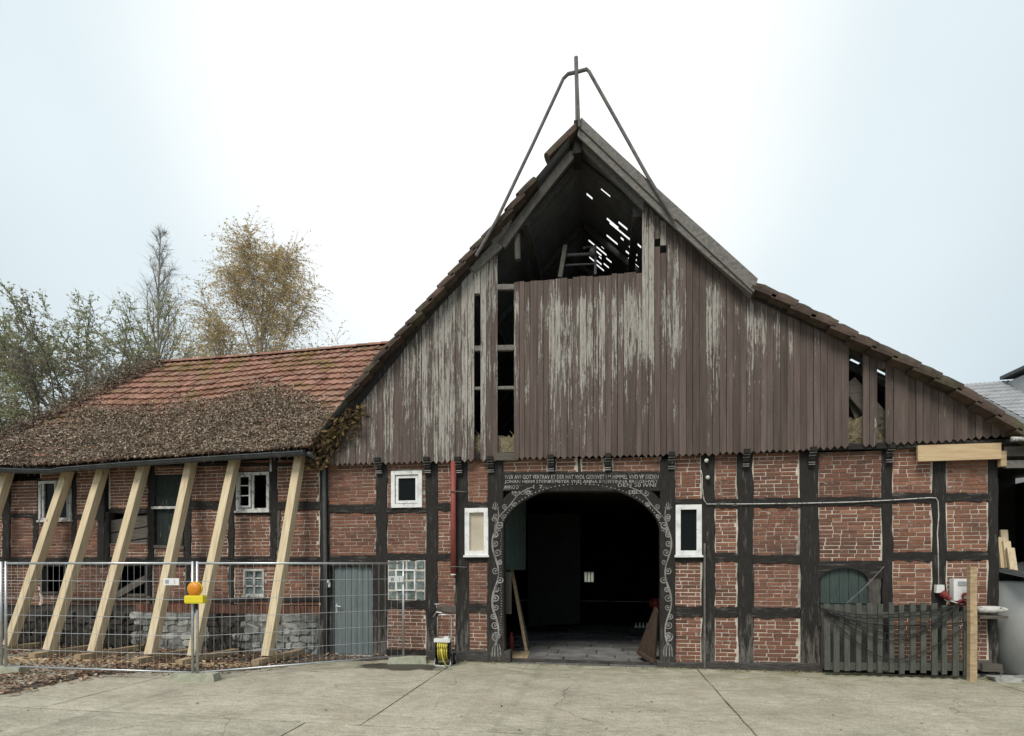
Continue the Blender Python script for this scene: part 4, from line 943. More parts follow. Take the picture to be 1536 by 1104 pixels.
for k in range(46):                       # shoots hanging over the gutter
    x = random.choice((W(160, 690, YE).x, W(60, 690, YE).x, W(330, 690, YE).x, W(440, 690, YE).x)) + random.gauss(0, .35); p, n = S(x, .02); pts = [p + n * .06, p + V((0, -.2, .0))]
    for i in range(4): pts.append(pts[-1] + V((ru(-.06, .06), ru(-.04, .03), -ru(.03, .1))))
    vn.tube(pts, .004, 3, cap=False)
vn.build('dead_climber', 'stem', None, 'tangle of dead climber stems spilling over the hip of the wing roof', 'climber', kind='stuff')
# gutter
gp_ = [W(x, y, YE - .09) for x, y in ((-110, 708), (0, 703.5), (40, 705), (82, 705.5), (92, 703), (200, 694.5), (330, 685.5), (458, 678))]
g = MB(); n = 9
for a, b in zip(gp_, gp_[1:]):
    for k in range(n - 1):
        a0, a1 = math.pi * k / (n - 1), math.pi * (k + 1) / (n - 1); f_ = lambda p, an: p + V((0, -math.cos(an) * .075, -math.sin(an) * .075))
        g.face([f_(a, a0), f_(b, a0), f_(b, a1), f_(a, a1)])
g.tube([p + V((0, -.078, 0)) for p in gp_], .012, 6)
e1 = gp_[-1]; g.face([e1 + V((0, -math.cos(math.pi * k / 8) * .075, -math.sin(math.pi * k / 8) * .075)) for k in range(9)])
g.build('gutter', 'gutter_zinc', wing)
MB().prism([W(x, y, YE + .02) for x, y in ((-110, 712), (0, 708), (90, 708), (200, 698), (458, 681), (458, 674), (330, 683), (200, 691), (85, 701), (0, 700), (-110, 706))], (0, .03, 0)).build('fascia', 'timber_horizontal', wing)
MB().tube([W(462, 680, -.45), W(470, 686, -.3), W(478, 688, -.16), W(484, 693, -.1), W(486, 705, -.08), W(487, 760, -.08), W(488, 840, -.08), W(489, 980, -.08)], .042, 10).build('downpipe', 'gutter_zinc', wing, smooth=True)
MB().box(W(404.5, 707, -.06), W(409, 690, -.02)).build('bracket', 'galvanised', wing)
# autumn climber on the gable corner
cl = MB(); cs = MB()
for k in range(480):
    q = rnd(); x = lerp(470, 534, q) + random.gauss(0, 8); y = lerp(690, 612, q ** .8) + ru(-14, 34) * (1 - .5 * q)
    if y > 705: continue
    leaf(cl, W(x, y, -.2 + ru(-.14, .06)), ru(.035, .075), (0, -1, .3), .8)
for k in range(16):
    x, y = ru(470, 486), 700; pts = []
    for i in range(8): pts.append(W(x, y, -.18 + ru(-.05, .02))); x += ru(0, 11); y -= ru(6, 14)
    cs.tube(pts, .008, 4, cap=False)
tr_ = thing('wall_climber', W(480, 700, -.2), 'yellowing climbing plant on the corner where gable meets wing roof', 'climber')
cl.build('foliage', 'climber_leaf', tr_, attr=True); cs.build('stem', 'stem', tr_)
# dead stems before the base wall
def stems(x0, x1, y0, n, lab):
    mb = MB()
    for k in range(n):
        x = ru(x0, x1); p = W(x, 985, -.12 + ru(-.1, .05)); p.z = .0; pts = [p]; d_ = V((ru(-.25, .25), ru(-.1, .1), 1)).normalized()
        L_ = ru(.3, 1.0) * (W(x, y0).z)
        m = 7
        for i in range(m): d_ = (d_ + V((ru(-.3, .3), ru(-.12, .12), ru(-.1, .2)))).normalized(); q = pts[-1] + d_ * L_ / m; q.y = min(q.y, -.06); pts.append(q)
        mb.tube(pts, [.009 * (1 - i / (m + 3)) for i in range(m + 1)], 4, cap=False)
    mb.build('dry_stems', 'stem', None, lab, 'dry plant')
stems(18, 215, 905, 150, 'dense dark dry stems against the wing base under the broken openings')
stems(312, 360, 915, 50, 'clump of dry stems over grey rubble below the small stable window')
stems(215, 312, 935, 14, 'few thin dry stems before pale rubble near the hatch')
# ================================================================ PROPS, SLEEPERS
PR = [((13, 706), (-70, 968)), ((103, 706), (14, 968)), ((155, 702), (74, 975)), ((217, 696), (141, 977)), ((288, 690), (226, 982)), ((353, 686), (290, 984)), ((451, 680), (401, 984))]
PLAB = ['at the outer end of the wing beyond the first casement', 'crossing the flaking casement above the small black opening', 'between the flaking casement and the tilted boarding', 'crossing the tilted grey boarding',
        'crossing the dark green hatch', 'behind the amber warning lamp', 'beside the zinc downpipe and small stable window']
for ((tx, ty), (bx, by)), pine in zip(PR, PLAB):
    top = W(tx, ty, -.13); bot = G(bx, by, .16)
    dv_ = top - bot; ob = MB().beam((0, 0, 0), (0, 0, dv_.length), .158, .158, (1, 0, 0), 8, .0015, c=.006).build('timber_prop', 'new_pine', None, 'pale timber prop ' + pine, 'timber prop', 'timber props shoring up the wing')
    zx = dv_.normalized(); xx_ = (V((1, 0, 0)) - zx * zx.x).normalized(); from mathutils import Matrix; ob.location = bot; WL[ob.name] = bot; ob.rotation_euler = Matrix((xx_, zx.cross(xx_), zx)).transposed().to_euler()
    dr_ = V((0, 1, 0)); L_ = .95 + .2 * rnd()
    MB().beam(bot + V((-.02, -.32, -.085)), bot + V((.12, L_, -.085)), .16, .14, (0, 0, 1), 1, c=.004).build('sleeper_beam', 'sleeper_wood', None, 'short sleeper beam under the prop ' + pine, 'sleeper', 'sleepers under the timber props')
for (a, b, w, h, lab) in (((8, 991), (108, 994), .2, .05, 'pale plank lying under the props beside the galvanised fence end'), ((100, 992), (196, 997), .2, .05, 'pale plank lying under the props below the black openings'),
                         ((212, 1001), (395, 999), .22, .05, 'long pale plank lying on leaves below the hatch and stable window')):
    A, B = G(*a), G(*b); MB().beam(A + V((0, 0, .028)), B + V((0, 0, .028)), w, h, (0, 0, 1)).build('plank', 'new_pine_h', None, lab, 'plank')
# soil strip and fallen leaves
edge = [(-120, 1062), (0, 1042), (60, 1030), (130, 1014), (210, 1008), (300, 1010), (390, 1004), (450, 995), (520, 992), (640, 988)]
so_ = MB(); pr = []
for k in range(60):
    x = lerp(-120, 640, k / 59); y = pl(edge, x) + 3 * mnoise.noise(V((x * .07, 0, 0))); a = G(x, y); pr.append(a)
for a, b in zip(pr, pr[1:]):
    for k in range(4):
        f_ = lambda p, q: V((p.x + (q * .3 * 0), lerp(p.y, -.0, q), .005 + .045 * q))
        so_.face([f_(a, k / 4), f_(b, k / 4), f_(b, (k + 1) / 4), f_(a, (k + 1) / 4)])
so_.build('soil_strip', 'soil', kind='structure')
fl2 = MB()
for k in range(9000):
    x = ru(-110, 640); ye = pl(edge, x); y = ru(972, ye + 10); d_ = (ye - y)
    pr_ = .9 if x < 420 else .28
    if d_ < 3: pr_ *= max(.0, .5 + d_ / 16)
    if rnd() > pr_: continue
    p = G(x, y);
    if p.y > -.05: continue
    leaf(fl2, p + V((0, 0, .02 + .045 * max(0, 1 + p.y / 2.5) + ru(0, .025))), ru(.025, .055), None, .45)
for k in range(160):
    p = G(ru(0, 1500), ru(1012, 1100)); 
    if rnd() < .35: leaf(fl2, p + V((0, 0, .012)), ru(.012, .028), None, .3)
for k in range(260):
    p = W(ru(520, 1230), 1000, -.15); leaf(fl2, V((p.x, ru(-.22, -.07), .012)), ru(.012, .026), None, .4)
fl2.build('fallen_leaves', 'fallen_leaf', None, 'brown fallen leaves scattered on the ground before the wing', 'leaves', kind='stuff', attr=True)
bpy.data.objects['leaf_litter'].data.attributes.new('rnd', 'FLOAT', 'FACE').data.foreach_set('value', lit.a)
# ================================================================ SITE FENCE
def fence(A, B, lab, sign=None):
    A, B = V((A.x, A.y, 0)), V((B.x, B.y, 0)); u = (B - A).normalized(); L_ = (B - A).length
    t_ = thing('site_fence_panel', A.lerp(B, .5), lab, 'fence panel')
    for p in (A, B): MB().tube([p + V((0, 0, .06)), p + V((0, 0, 1.88))], .021, 10).build('upright', 'galvanised', t_, smooth=True)
    for z, r_ in ((.13, .015), (1.85, .019)): MB().tube([A + V((0, 0, z)), B + V((0, 0, z))], r_, 8).build('frame_tube', 'galvanised', t_, smooth=True)
    mb = MB(); n = int(L_ / .112)
    off_ = V((u.y, -u.x, 0)) * .02
    for k in range(1, n): p = A + u * (L_ * k / n) + off_ * .3; mb.tube([p + V((0, 0, .13)), p + V((0, 0, 1.85))], .0026, 4, cap=False)
    for k in range(1, 6): z = .13 + 1.72 * k / 6; mb.tube([A + V((0, 0, z)) + off_ * .6, B + V((0, 0, z)) + off_ * .6], .0038, 4, cap=False)
    mb.build('wire_mesh', 'galvanised', t_)
    if sign is not None:
        p = A + u * (L_ * sign) + off_ * 2 + V((0, 0, 1.56)); n_ = V((u.y, -u.x, 0)); pt = [p - u * .14 - V((0, 0, .055)), p + u * .14 - V((0, 0, .055)), p + u * .14 + V((0, 0, .055)), p - u * .14 + V((0, 0, .055))]
        sg_ = MB().prism(pt, -n_ * .006).build('name_plate', 'paper_label', t_); q = p + n_ * .003
        MB().prism([q - u * .1 - V((0, 0, .03)), q - u * .04 - V((0, 0, .03)), q - u * .04 + V((0, 0, .03)), q - u * .1 + V((0, 0, .03))], -n_ * .002).build('print', 'label_print', sg_)
        MB().prism([q + u * .06 - V((0, 0, .035)), q + u * .068 - V((0, 0, .035)), q + u * .068 + V((0, 0, .035)), q + u * .06 + V((0, 0, .035))], -n_ * .002).build('print', 'label_print', sg_)
    return t_
FA, FB, FB2, FC = G(9, 1011), G(289, 1021), G(296, 1021), G(605, 994)
fence(FA, FB, 'galvanised wire site fence panel before the leaning timber props', .9); fence(FB2, FC, 'galvanised wire site fence panel angled back to the blue grey door', .955)
fence(G(-330, 985), G(2, 1009), 'galvanised wire site fence panel running off beyond the wing end')
def foot(p, u, lab):
    p = V((p.x, p.y, 0)); u = V((u.x, u.y, 0)).normalized(); n_ = V((u.y, -u.x, 0)); mb = MB(); a, b, h = .36, .115, .12
    vs = [p + u * sx * a + n_ * sy * b for sx, sy in ((-1, 1), (1, 1), (1, -1), (-1, -1))]; vt = [p + u * sx * (a - .02) + n_ * sy * (b - .02) + V((0, 0, h)) for sx, sy in ((-1, 1), (1, 1), (1, -1), (-1, -1))]
    mb.add(vs + vt, [(4, 5, 6, 7), (0, 1, 5, 4), (1, 2, 6, 5), (2, 3, 7, 6), (3, 0, 4, 7), (3, 2, 1, 0)])
    for k in (-.75, -.3, .3, .75): c_ = p + u * a * k; mb.box(c_ + V((-.02, -.02, h - .01)), c_ + V((.02, .02, h + .006)))
    return mb.build('fence_foot', 'pitted_block', None, lab, 'fence foot')
foot(FB.lerp(FB2, .5), RT, 'mossy concrete fence foot under the warning lamp'); foot(FC + V((.1, -.02, 0)), RT, 'mossy concrete fence foot below the glass block window')
foot(FA + V((-.05, 0, 0)), RT, 'pale concrete fence foot beside scattered leaves at the wing end')
# warning lamp
lp = FB.lerp(FB2, .6); lp = V((lp.x, lp.y, 0)) - FW * .05; zl = D(298, 905, (lp - CAM).dot(FW)).z; c_ = lp + V((0, 0, zl)) + RT * .03
lm = thing('warning_lamp', c_, 'amber warning lamp with yellow base hung on the fence post', 'lamp')
mb = MB(); bx = [c_ + RT * sx + FW * sy + V((0, 0, sz)) for sz, k in ((0, .9), (.02, 1), (.10, 1), (.125, .93)) for sx, sy in ((-.145 * k, -.055 * k), (.145 * k, -.055 * k), (.145 * k, .055 * k), (-.145 * k, .055 * k))]
fs = [(3, 2, 1, 0), (12, 13, 14, 15)] + [(i * 4 + k, i * 4 + (k + 1) % 4, i * 4 + 4 + (k + 1) % 4, i * 4 + 4 + k) for i in range(3) for k in range(4)]
mb.add(bx, fs); mb.build('battery_box', 'yellow_plastic', lm)
lc = c_ + V((0, 0, .225)) - RT * .01; mb = MB().lathe(lc + FW * .05, -FW, [(0, .03), (0, .09), (.02, .108), (.05, .112), (.075, .108), (.095, .09), (.108, .06), (.112, .02)], 24); mb.build('lens', 'amber_lens', lm, smooth=True)
MB().lathe(lc + FW * .01, -FW, [(0, .113), (0, .118), (.02, .118), (.02, .113)], 24).build('lens_rim', 'yellow_plastic', lm)
MB().tube([c_ + V((0, .02, 0)), c_ + V((0, .02, -.1))], .02, 8).build('clamp', 'black_rubber', lm)
# ================================================================ HOSE REEL
hb = G(664, 1000); hr = thing('hose_reel_cart', hb, 'hose reel cart wound with yellow hose beside the gate post', 'hose reel')
rt3, fw3 = RT, FW
P_ = lambda r_, f_, z: V((hb.x, hb.y, 0)) + rt3 * r_ + fw3 * f_ + V((0, 0, z))
MB().tube([P_(-.12, .2, .45), P_(-.12, .22, .86), P_(-.09, .225, .91), P_(.1, .225, .91), P_(.13, .22, .86), P_(.13, .2, .45), P_(.13, .15, .2)], .012, 8).build('push_handle', 'galvanised', hr, smooth=True)
MB().tube([P_(-.13, .12, .2), P_(-.15, .0, .04), P_(-.13, -.02, .012), P_(.12, -.02, .012), P_(.14, .0, .04), P_(.12, .12, .2)], .012, 8).build('foot_loop', 'galvanised', hr, smooth=True)
MB().lathe(P_(-.13, .13, .29), rt3, [(0, .205), (.012, .21), (.012, .08), (.25, .08), (.25, .21), (.262, .205)], 28).build('drum', 'black_rubber', hr)
hs = []
for k in range(360):
    an = k * .35; q = k / 360; rr_ = .12 + .02 * int(q * 3.99); r_ = -.10 + .19 * abs(((q * 4) % 2) - 1); hs.append(P_(r_, .13 + math.cos(an) * rr_, .29 + math.sin(an) * rr_))
mb = MB().tube(hs, .014, 6); mb.tube([P_(-.02, -.05, .33), P_(0, -.07, .2), P_(.03, -.06, .1), P_(.06, -.03, .03), P_(.08, .0, .016)], .013, 6); mb.build('hose', 'hose_yellow', hr, smooth=True)
MB().box(P_(-.16, .0, .44), P_(.15, .06, .5), j=.004).box(P_(.02, -.02, .5), P_(.12, .05, .54)).build('top_guide', 'white_plastic', hr)
for r_ in (.16, -.17):
    wh = MB().lathe(P_(r_, .28, .1), rt3, [(0, .06), (0, .1), (.01, .105), (.035, .105), (.045, .1), (.045, .06)], 20).build('wheel', 'black_rubber', hr)
    MB().lathe(P_(r_ - .004, .28, .1), rt3, [(0, .055), (.053, .055)], 14).build('rim', 'galvanised', wh)
tp_ = thing('wall_tap', W(655, 915, -.08), 'small outdoor tap with looped hose on the timber post', 'tap')
MB().tube([W(650, 925, -.06), W(655, 918, -.12), W(662, 919, -.14), W(664, 924, -.14)], .014, 8).tube([W(655, 912, -.12), W(655, 905, -.12)], .008, 6).box(W(652, 907, -.13), W(659, 905, -.11)).build('spout', 'galvanised', tp_)
MB().tube([W(645 + 9.5 * math.sin(k * .3), 929 + 17 * math.cos(k * .3), -.08 - .002 * k) for k in range(14)], .011, 6).build('hose_loop', 'black_rubber', tp_)
# ================================================================ PIPES, CABLE, ELECTRICS
dp_ = MB().tube([W(680, 692, -.1), W(680, 860, -.1)], .05, 14).build('downpipe', 'pipe_red', barn, smooth=True, label='red downpipe')
for y in (737, 850): MB().tube([W(676, y, -.16), W(684, y, -.16), W(700, y + 1, -.03)], .009, 5).build('pipe_clip', 'rusty_steel', dp_)
MB().lathe(W(680, 862.5, -.1), (0, 0, 1), [(0, .052), (.02, .052)], 14).build('end_ring', 'white_plastic', dp_)
MB().tube([W(1057, 815, -.05), W(1057, 1004, -.07)], .018, 8).build('steel_rod', 'rusty_steel', barn)
cp = [(1051, 705), (1053, 712), (1054, 735), (1056, 750), (1060, 756), (1110, 756), (1200, 755), (1280, 753), (1340, 750), (1395, 746.5), (1404, 747), (1407, 752), (1408, 775), (1406, 800), (1407, 820), (1408, 878)]
MB().tube([W(x, y, -.045) for x, y in cp], .008, 8).build('white_conduit', 'old_white_paint', barn, smooth=True)
for x, y in ((1058.5, 692), (1060.5, 717)):
    mb = MB().lathe(W(x, y, -.03), (0, -1, 0), [(0, .022), (.03, .026), (.06, .036), (.08, .034), (.09, .018)], 14); mb.build('bulkhead_light', 'old_white_paint', barn, smooth=True)
sk = MB().box(W(1405, 889, -.1), W(1413, 877, -.03), j=.004).build('socket_outlet', 'white_plastic', barn)
MB().lathe(W(1412, 889, -.1), V((.5, -.4, -.6)), [(0, .06), (.1, .055), (.1, .035), (.16, .03)], 12).build('plug', 'dark_red', sk)
mb = MB().box(W(1430.5, 901, -.13), W(1452, 868, -.02)); bxo = mb.build('distribution_box', 'white_plastic', barn)
MB().box(W(1437, 879, -.135), W(1450, 872, -.132)).build('cover', 'label_print', bxo)
for x, y in ((1440, 903), (1446, 893)): MB().lathe(W(x, y, -.1), V((0, -1, -.35)), [(0, .055), (.07, .06), (.075, .045), (.02, .04)], 14).build('socket', 'dark_red', bxo)
MB().tube([W(x, y, -.13) for x, y in ((1414, 894), (1418, 900), (1428, 902), (1440, 906), (1452, 905))], .01, 6).build('cable', 'white_plastic', barn)
# shelf with rolled white sheet
sh = MB().box(W(1470, 928, -.26), W(1495, 922, -.0)).build('wall_shelf', 'weathered_wood_h', barn)
MB().lathe(W(1466, 914, -.17), (1, 0, 0), [(0, .04), (.03, .055), (.2, .06), (.32, .05), (.40, .028), (.45, .006)], 14).build('white_sack', 'old_white_paint', None, 'rolled white plastic sack lying on the small wall shelf', 'sack', smooth=True)
# ================================================================ PICKETS, POST, CABLES
pk = thing('picket_fence', V((W(1342, 1010).x, -.3, 0)), 'low weathered grey picket fence before the arched green door', 'picket fence')
YP = -.34
for y, h in ((922, .1), (999, .12)): MB().beam(W(1238, y, YP + .06), W(1452, y + 1, YP + .06), h, .04, (0, -1, 0), 6, .004).build('rail', 'grey_picket', pk)
for k in range(14):
    x = 1239.5 + 16.2 * k + ru(-1, 1); w = ru(3.6, 4.4); yt = 905 + ru(-2, 2) + (3 if k > 10 else 0); yb = 1006 + .55 * k + ru(-2, 2); lean = ru(-1.2, 1.2)
    MB().prism([W(x - w + lean, yb, YP), W(x + w + lean, yb, YP), W(x + w, yt, YP), W(x - w, yt, YP)], (0, .028, 0)).build('picket', 'grey_picket', pk)
bk = G(1458, 1022); dpt = (bk - CAM).dot(FW); tz = D(1458, 850, dpt).z
MB().beam(bk, bk + V((-.0, 0, tz)), .1, .09, (0, -1, 0), 4, .002, c=.004).build('timber_post', 'sleeper_wood', None, 'upright tan timber post at the end of the picket fence', 'post')
cb = MB()
for k, (sag, x1, y1) in enumerate(((14, 1436, 907), (22, 1440, 905), (32, 1440, 910), (40, 1445, 915), (52, 1440, 905), (72, 1468, 922), (18, 1462, 930))):
    pts = []
    for i in range(25):
        q = i / 24; x = lerp(1232, x1, q); y = lerp(912 + k * .6, y1, q) + sag * 4 * q * (1 - q) * (.9 + .1 * math.sin(q * 7 + k)); pts.append(W(x, y, YP - .03 - .006 * (k % 3)))
    cb.tube(pts, .0085, 6)
cb.build('draped_cable', 'black_rubber', None, 'black cables draped in loops over the grey pickets', 'cable', smooth=True)
MB().tube([W(1270, 905, YP + .1), W(1296, 882, -.15), W(1326, 850, -.03)], .007, 6).build('stay_wire', 'rusty_steel', barn)
# ================================================================ METAL FRAME ON THE RIDGE, LOFT THINGS
tf = thing('ridge_frame', V((W(866, 180).x, -.36, W(866, 180, -.36).z)), 'thin steel bracket frame rising over the barn ridge', 'metal frame')
YF = -.43
MB().tube([W(866, 182, YF), W(865.5, 140, YF), W(864, 86, YF)], .035, 8).build('mast', 'rusty_steel', tf)
MB().tube([W(869, 190, YF - .03), W(867, 140, YF - .04), W(866, 118, YF - .04)], .02, 6).build('mast_strap', 'rusty_steel', tf)
MB().tube([W(x, y, YF) for x, y in ((714, 384), (745, 330), (800, 215), (845, 118), (852, 111), (865, 108), (880, 104), (884, 108), (930, 190), (970, 262), (1012, 330))], .03, 8).build('bent_pipe', 'rusty_steel', tf)
pu = thing('hanging_pulley', W(777, 388, -.05), 'weathered wooden pulley block hanging in the open gable', 'pulley')
MB().beam(W(777, 390, -.12), W(776, 352, -.12), .10, .09, (0, -1, 0), 2, .003, c=.015).build('block', 'weathered_wood_v', pu); MB().tube([W(776, 355, -.05), W(777, 330, -.05)], .01, 6).build('hook', 'rusty_steel', pu)
MB().beam(W(705, 500, 2.2), W(850, 300, 2.2), .12, .12, (0, -1, 0)).build('loft_beam', 'loft_wood', barn); MB().beam(W(770, 330, 3), W(900, 420, 3), .1, .1, (0, -1, 0)).build('loft_beam', 'loft_wood', barn)
hs_ = thing('loft_hoist', W(860, 415, .6), 'old grey hoist frame standing in the open loft', 'hoist')
MB().beam(W(840, 418, .35), W(848, 370, .5), .08, .1, (0, -1, 0)).build('leg', 'weathered_wood_v', hs_)
MB().tube([W(848, 383, .6), W(893, 381, .9)], .03, 8).tube([W(848, 398, .6), W(893, 396, .9)], .02, 8).build('bar', 'rusty_steel', hs_)
MB().lathe(W(884, 379, .85), (1, 0, 0), [(0, .05), (.03, .09), (.1, .09), (.13, .05)], 14).build('winch_drum', 'rusty_steel', hs_)
MB().tube([W(876, 372, .8), W(890, 370, 1.1)], .022, 8).build('axle', 'rusty_steel', hs_); MB().beam(W(893, 412, .9), W(893, 368, .9), .05, .05, (0, -1, 0)).build('leg', 'rusty_steel', hs_)
# ---- things in the gateway
MB().prism([G(767, 990) + V((0, 0, .03)), G(791, 990) + V((0, 0, .03)), G(795, 979) + V((0, 0, .03)), G(767, 979) + V((0, 0, .03))], (0, 0, -.03)).build('board_offcut', 'sleeper_wood', None, 'brown board offcut lying flat by the carved gate post', 'board')
A = G(790, 978); zt = D(768, 855, (A - CAM).dot(FW) + .35)
MB().beam(V((A.x, A.y, .02)), zt, .1, .06, (1, 0, 0), 1).build('leaning_batten', 'sleeper_wood', None, 'long brown batten leaning inside the gateway by the green leaf', 'batten')
A = G(794, 973); MB().beam(V((A.x, A.y, .02)), D(772, 870, (A - CAM).dot(FW) + .4), .13, .03, (1, 0, 0), 1).build('leaning_board', 'weathered_wood_v', None, 'grey board leaning behind the brown batten in the gateway', 'board')
MB().prism([W(756, 921, .35), W(767, 921, .35), W(767, 858, .35), W(756, 858, .35)], (0, .03, 0)).build('jamb_board', 'weathered_wood_v', barn)
MB().lathe(G(767, 976), (0, 0, 1), [(0, .055), (.02, .06), (.28, .06), (.33, .03), (.4, .025)], 14).build('red_canister', 'dark_red', None, 'slim red canister standing behind the carved gate post', 'canister', smooth=True)
lean = thing('panel_door', G(975, 990), 'brown wooden panel door leaning against the gate jamb', 'panel door')
MB().prism([W(x, y, Y) for x, y, Y in ((959, 975, .7), (982, 990, .05), (986, 918, .1), (984, 912, .5))], (.03, .04, 0)).build('panel', 'brown_panel', lean)
MB().beam(W(959, 975, .68), W(984, 912, .5), .09, .05, (1, 0, 0)).beam(W(959, 978, .68), W(980, 992, .02), .12, .06, (0, 0, 1)).build('frame', 'brown_panel', lean)
MB().lathe(W(979, 905, 3.0), V((.5, -1, .1)), [(0, .10), (.05, .125), (.2, .12), (.26, .10), (.262, .0)], 16).build('red_bucket', 'dark_red', None, 'red bucket hung on the wall above the leaning panel', 'bucket', smooth=True)
cr_ = thing('bottle_crate', G(962, 956), 'dark crate holding white things on the gateway floor', 'crate')
c0 = G(962, 956); mb = MB(); 
for a_, b_ in (((-.25, 0), (.2, .03)), ((-.25, .3), (.2, .33))): mb.box(V((c0.x + a_[0], c0.y + a_[1], .02)), V((c0.x + b_[0], c0.y + b_[1], .24)))
mb.box(V((c0.x - .25, c0.y + .03, .02)), V((c0.x + .2, c0.y + .3, .05))).box(V((c0.x - .28, c0.y + .03, .05)), V((c0.x - .25, c0.y + .3, .24))).box(V((c0.x + .2, c0.y + .03, .05)), V((c0.x + .23, c0.y + .3, .24))); mb.build('crate_body', 'black_rubber', cr_)
mb = MB()
for k in range(4): mb.lathe(V((c0.x - .12 + .09 * k, c0.y + .14, .05)), (0, 0, 1), [(0, .035), (.2, .035), (.25, .014), (.3, .014)], 10)
mb.build('bottle', 'white_plastic', cr_)
# ================================================================ RIGHT SIDE: LEAN-TO, TANK, RUBBLE
lt = thing('lean_to_shed', V((W(1540, 900).x, .5, 0)), 'dark open lean to shed beside the barn corner', 'shed')
zt_ = W(1520, 672, -.1).z
MB().beam(V((W(1499, 690).x, -.05, zt_ - .05)), V((W(1499, 690).x + 4, -.05, zt_ - .12)), .16, .12, (0, -1, 0)).build('front_beam', 'weathered_wood_h', lt)
MB().prism([V((W(1500, 690).x, -.3, zt_ + .12)), V((W(1500, 690).x + 4.2, -.3, zt_ + .02)), V((W(1500, 690).x + 4.2, 6, zt_ + .4)), V((W(1500, 690).x, 6, zt_ + .5))], (0, 0, -.05)).build('roof', 'gutter_zinc', lt)
xk = W(1500, 800).x
MB().box((xk + 4.1, 0, 0), (xk + 4.2, 6, zt_ + .2)).box((xk + .03, 5.9, 0), (xk + 4.1, 6, zt_ + .42)).build('wall', 'dark_interior', lt)
MB().beam(V((xk, -.1, zt_ - .26)), V((xk + 4, -.1, zt_ - .33)), .12, .06, (0, -1, 0)).build('tie_beam', 'roof_timber', lt); MB().beam(W(1503, 700, -.12), W(1503, 677, -.12), .08, .08, (0, -1, 0)).build('bracket', 'sleeper_wood', lt)
MB().tube([V((xk - .05, -.33, zt_ + .1)), V((xk + 4.2, -.33, zt_ + .0))], .036, 10).build('gutter', 'old_white_paint', lt, smooth=True)
tk_ = V((W(1547, 1000).x, -.05, 0)); rz = .72
tk_ = thing('round_tank', V((W(1499, 900).x + rz + .02, .25, 0)), 'grey cylindrical concrete tank beside the barn corner', 'tank')
c_ = WL[tk_.name]; zt2 = W(1510, 872, -.2).z
MB().lathe(c_, (0, 0, 1), [(0, rz), (zt2 - .04, rz), (zt2, rz - .03)], 48).build('shell', 'tank_concrete', tk_, smooth=False)
for k in range(len(bpy.data.objects['shell'].data.polygons)): bpy.data.objects['shell'].data.polygons[k].use_smooth = k < 96
lid = MB()
for k in range(14):
    for m in range(2):
        pass
sheet = []; n = 40
for k in range(n + 1):
    x = lerp(c_.x - rz - .02, c_.x + rz + .3, k / n); z = .02 * math.sin(k * 1.9); sheet.append((x, z))
for (x0_, z0_), (x1_, z1_) in zip(sheet, sheet[1:]): lid.face([V((x0_, -.58, zt2 + .06 + z0_)), V((x1_, -.58, zt2 + .06 + z1_)), V((x1_, 1.1, zt2 + .3 + z1_)), V((x0_, 1.1, zt2 + .3 + z0_))])
lid.build('corrugated_cover', 'gutter_zinc', tk_)
for k, (x, y0_, y1_, Y) in enumerate(((1501, 846, 806, .4), (1509, 846, 812, .35), (1515, 850, 822, .25), (1505, 850, 795, .6))):
    MB().beam(W(x + 5, y0_ + 6, Y), W(x, y1_, Y + .1), .11, .04, (0, -1, 0)).build('stacked_board', 'new_pine', None, 'pale board offcut stacked upright on the tank cover', 'board', 'board offcuts stacked on the tank cover')
for k in range(16):
    x = ru(1466, 1545); y = ru(1008, 1022); p = G(x, y); s_ = ru(.08, .2); mb = MB(); mb.box(p + V((-s_, -s_ * .6, .0)), p + V((s_, s_ * .6, ru(.03, .08))), j=.025)
    mb.build('rubble_piece', 'rubble_stone', None, 'flat pale rubble piece lying at the foot of the tank', 'rubble', 'rubble at the foot of the tank')
# far house on the right
fh = thing('far_house', V((15, 14, 0)), 'distant house with grey tiled roof behind the barn', 'house')
A = D(1440, 577, 21); B = D(1660, 560, 19); dn = V((FW.x, FW.y, 0)) * -3.4 + V((0, 0, -2.6))
nr = 14
for k in range(nr):
    a, b = A + dn * (k / nr), B + dn * (k / nr); c2, d2 = A + dn * ((k + 1.06) / nr), B + dn * ((k + 1.06) / nr); m = 60; mb = MB()
    for i in range(m):
        q0, q1 = i / m, (i + 1) / m; h0, h1 = V((0, 0, .03 * (i % 2))), V((0, 0, .03 * ((i + 1) % 2))); dz = V((0, 0, .045))
        mb.face([c2.lerp(d2, q0) + h0 + dz, c2.lerp(d2, q1) + h1 + dz, a.lerp(b, q1) + h1, a.lerp(b, q0) + h0]); mb.face([c2.lerp(d2, q0) - dz, c2.lerp(d2, q1) - dz, c2.lerp(d2, q1) + h1 + dz, c2.lerp(d2, q0) + h0 + dz])
    mb.build('tile_course', 'grey_tile', fh)
mb = MB(); bk_ = V((FW.x, FW.y, 0)) * 3.4 + V((0, 0, -2.6)); mb.face([A, B, B + bk_, A + bk_]); mb.build('rear_slope', 'grey_tile', fh)
mb = MB(); e0, e1, e2, e3 = A + dn * .97, B + dn * .97, B + bk_ * .97, A + bk_ * .97
for p, q in ((e0, e1), (e1, e2), (e2, e3), (e3, e0)): mb.face([V((p.x, p.y, 0)), V((q.x, q.y, 0)), q, p])
mb.face([e0, A, e3]); mb.face([e1, B, e2]); mb.build('wall', 'tank_concrete', fh)
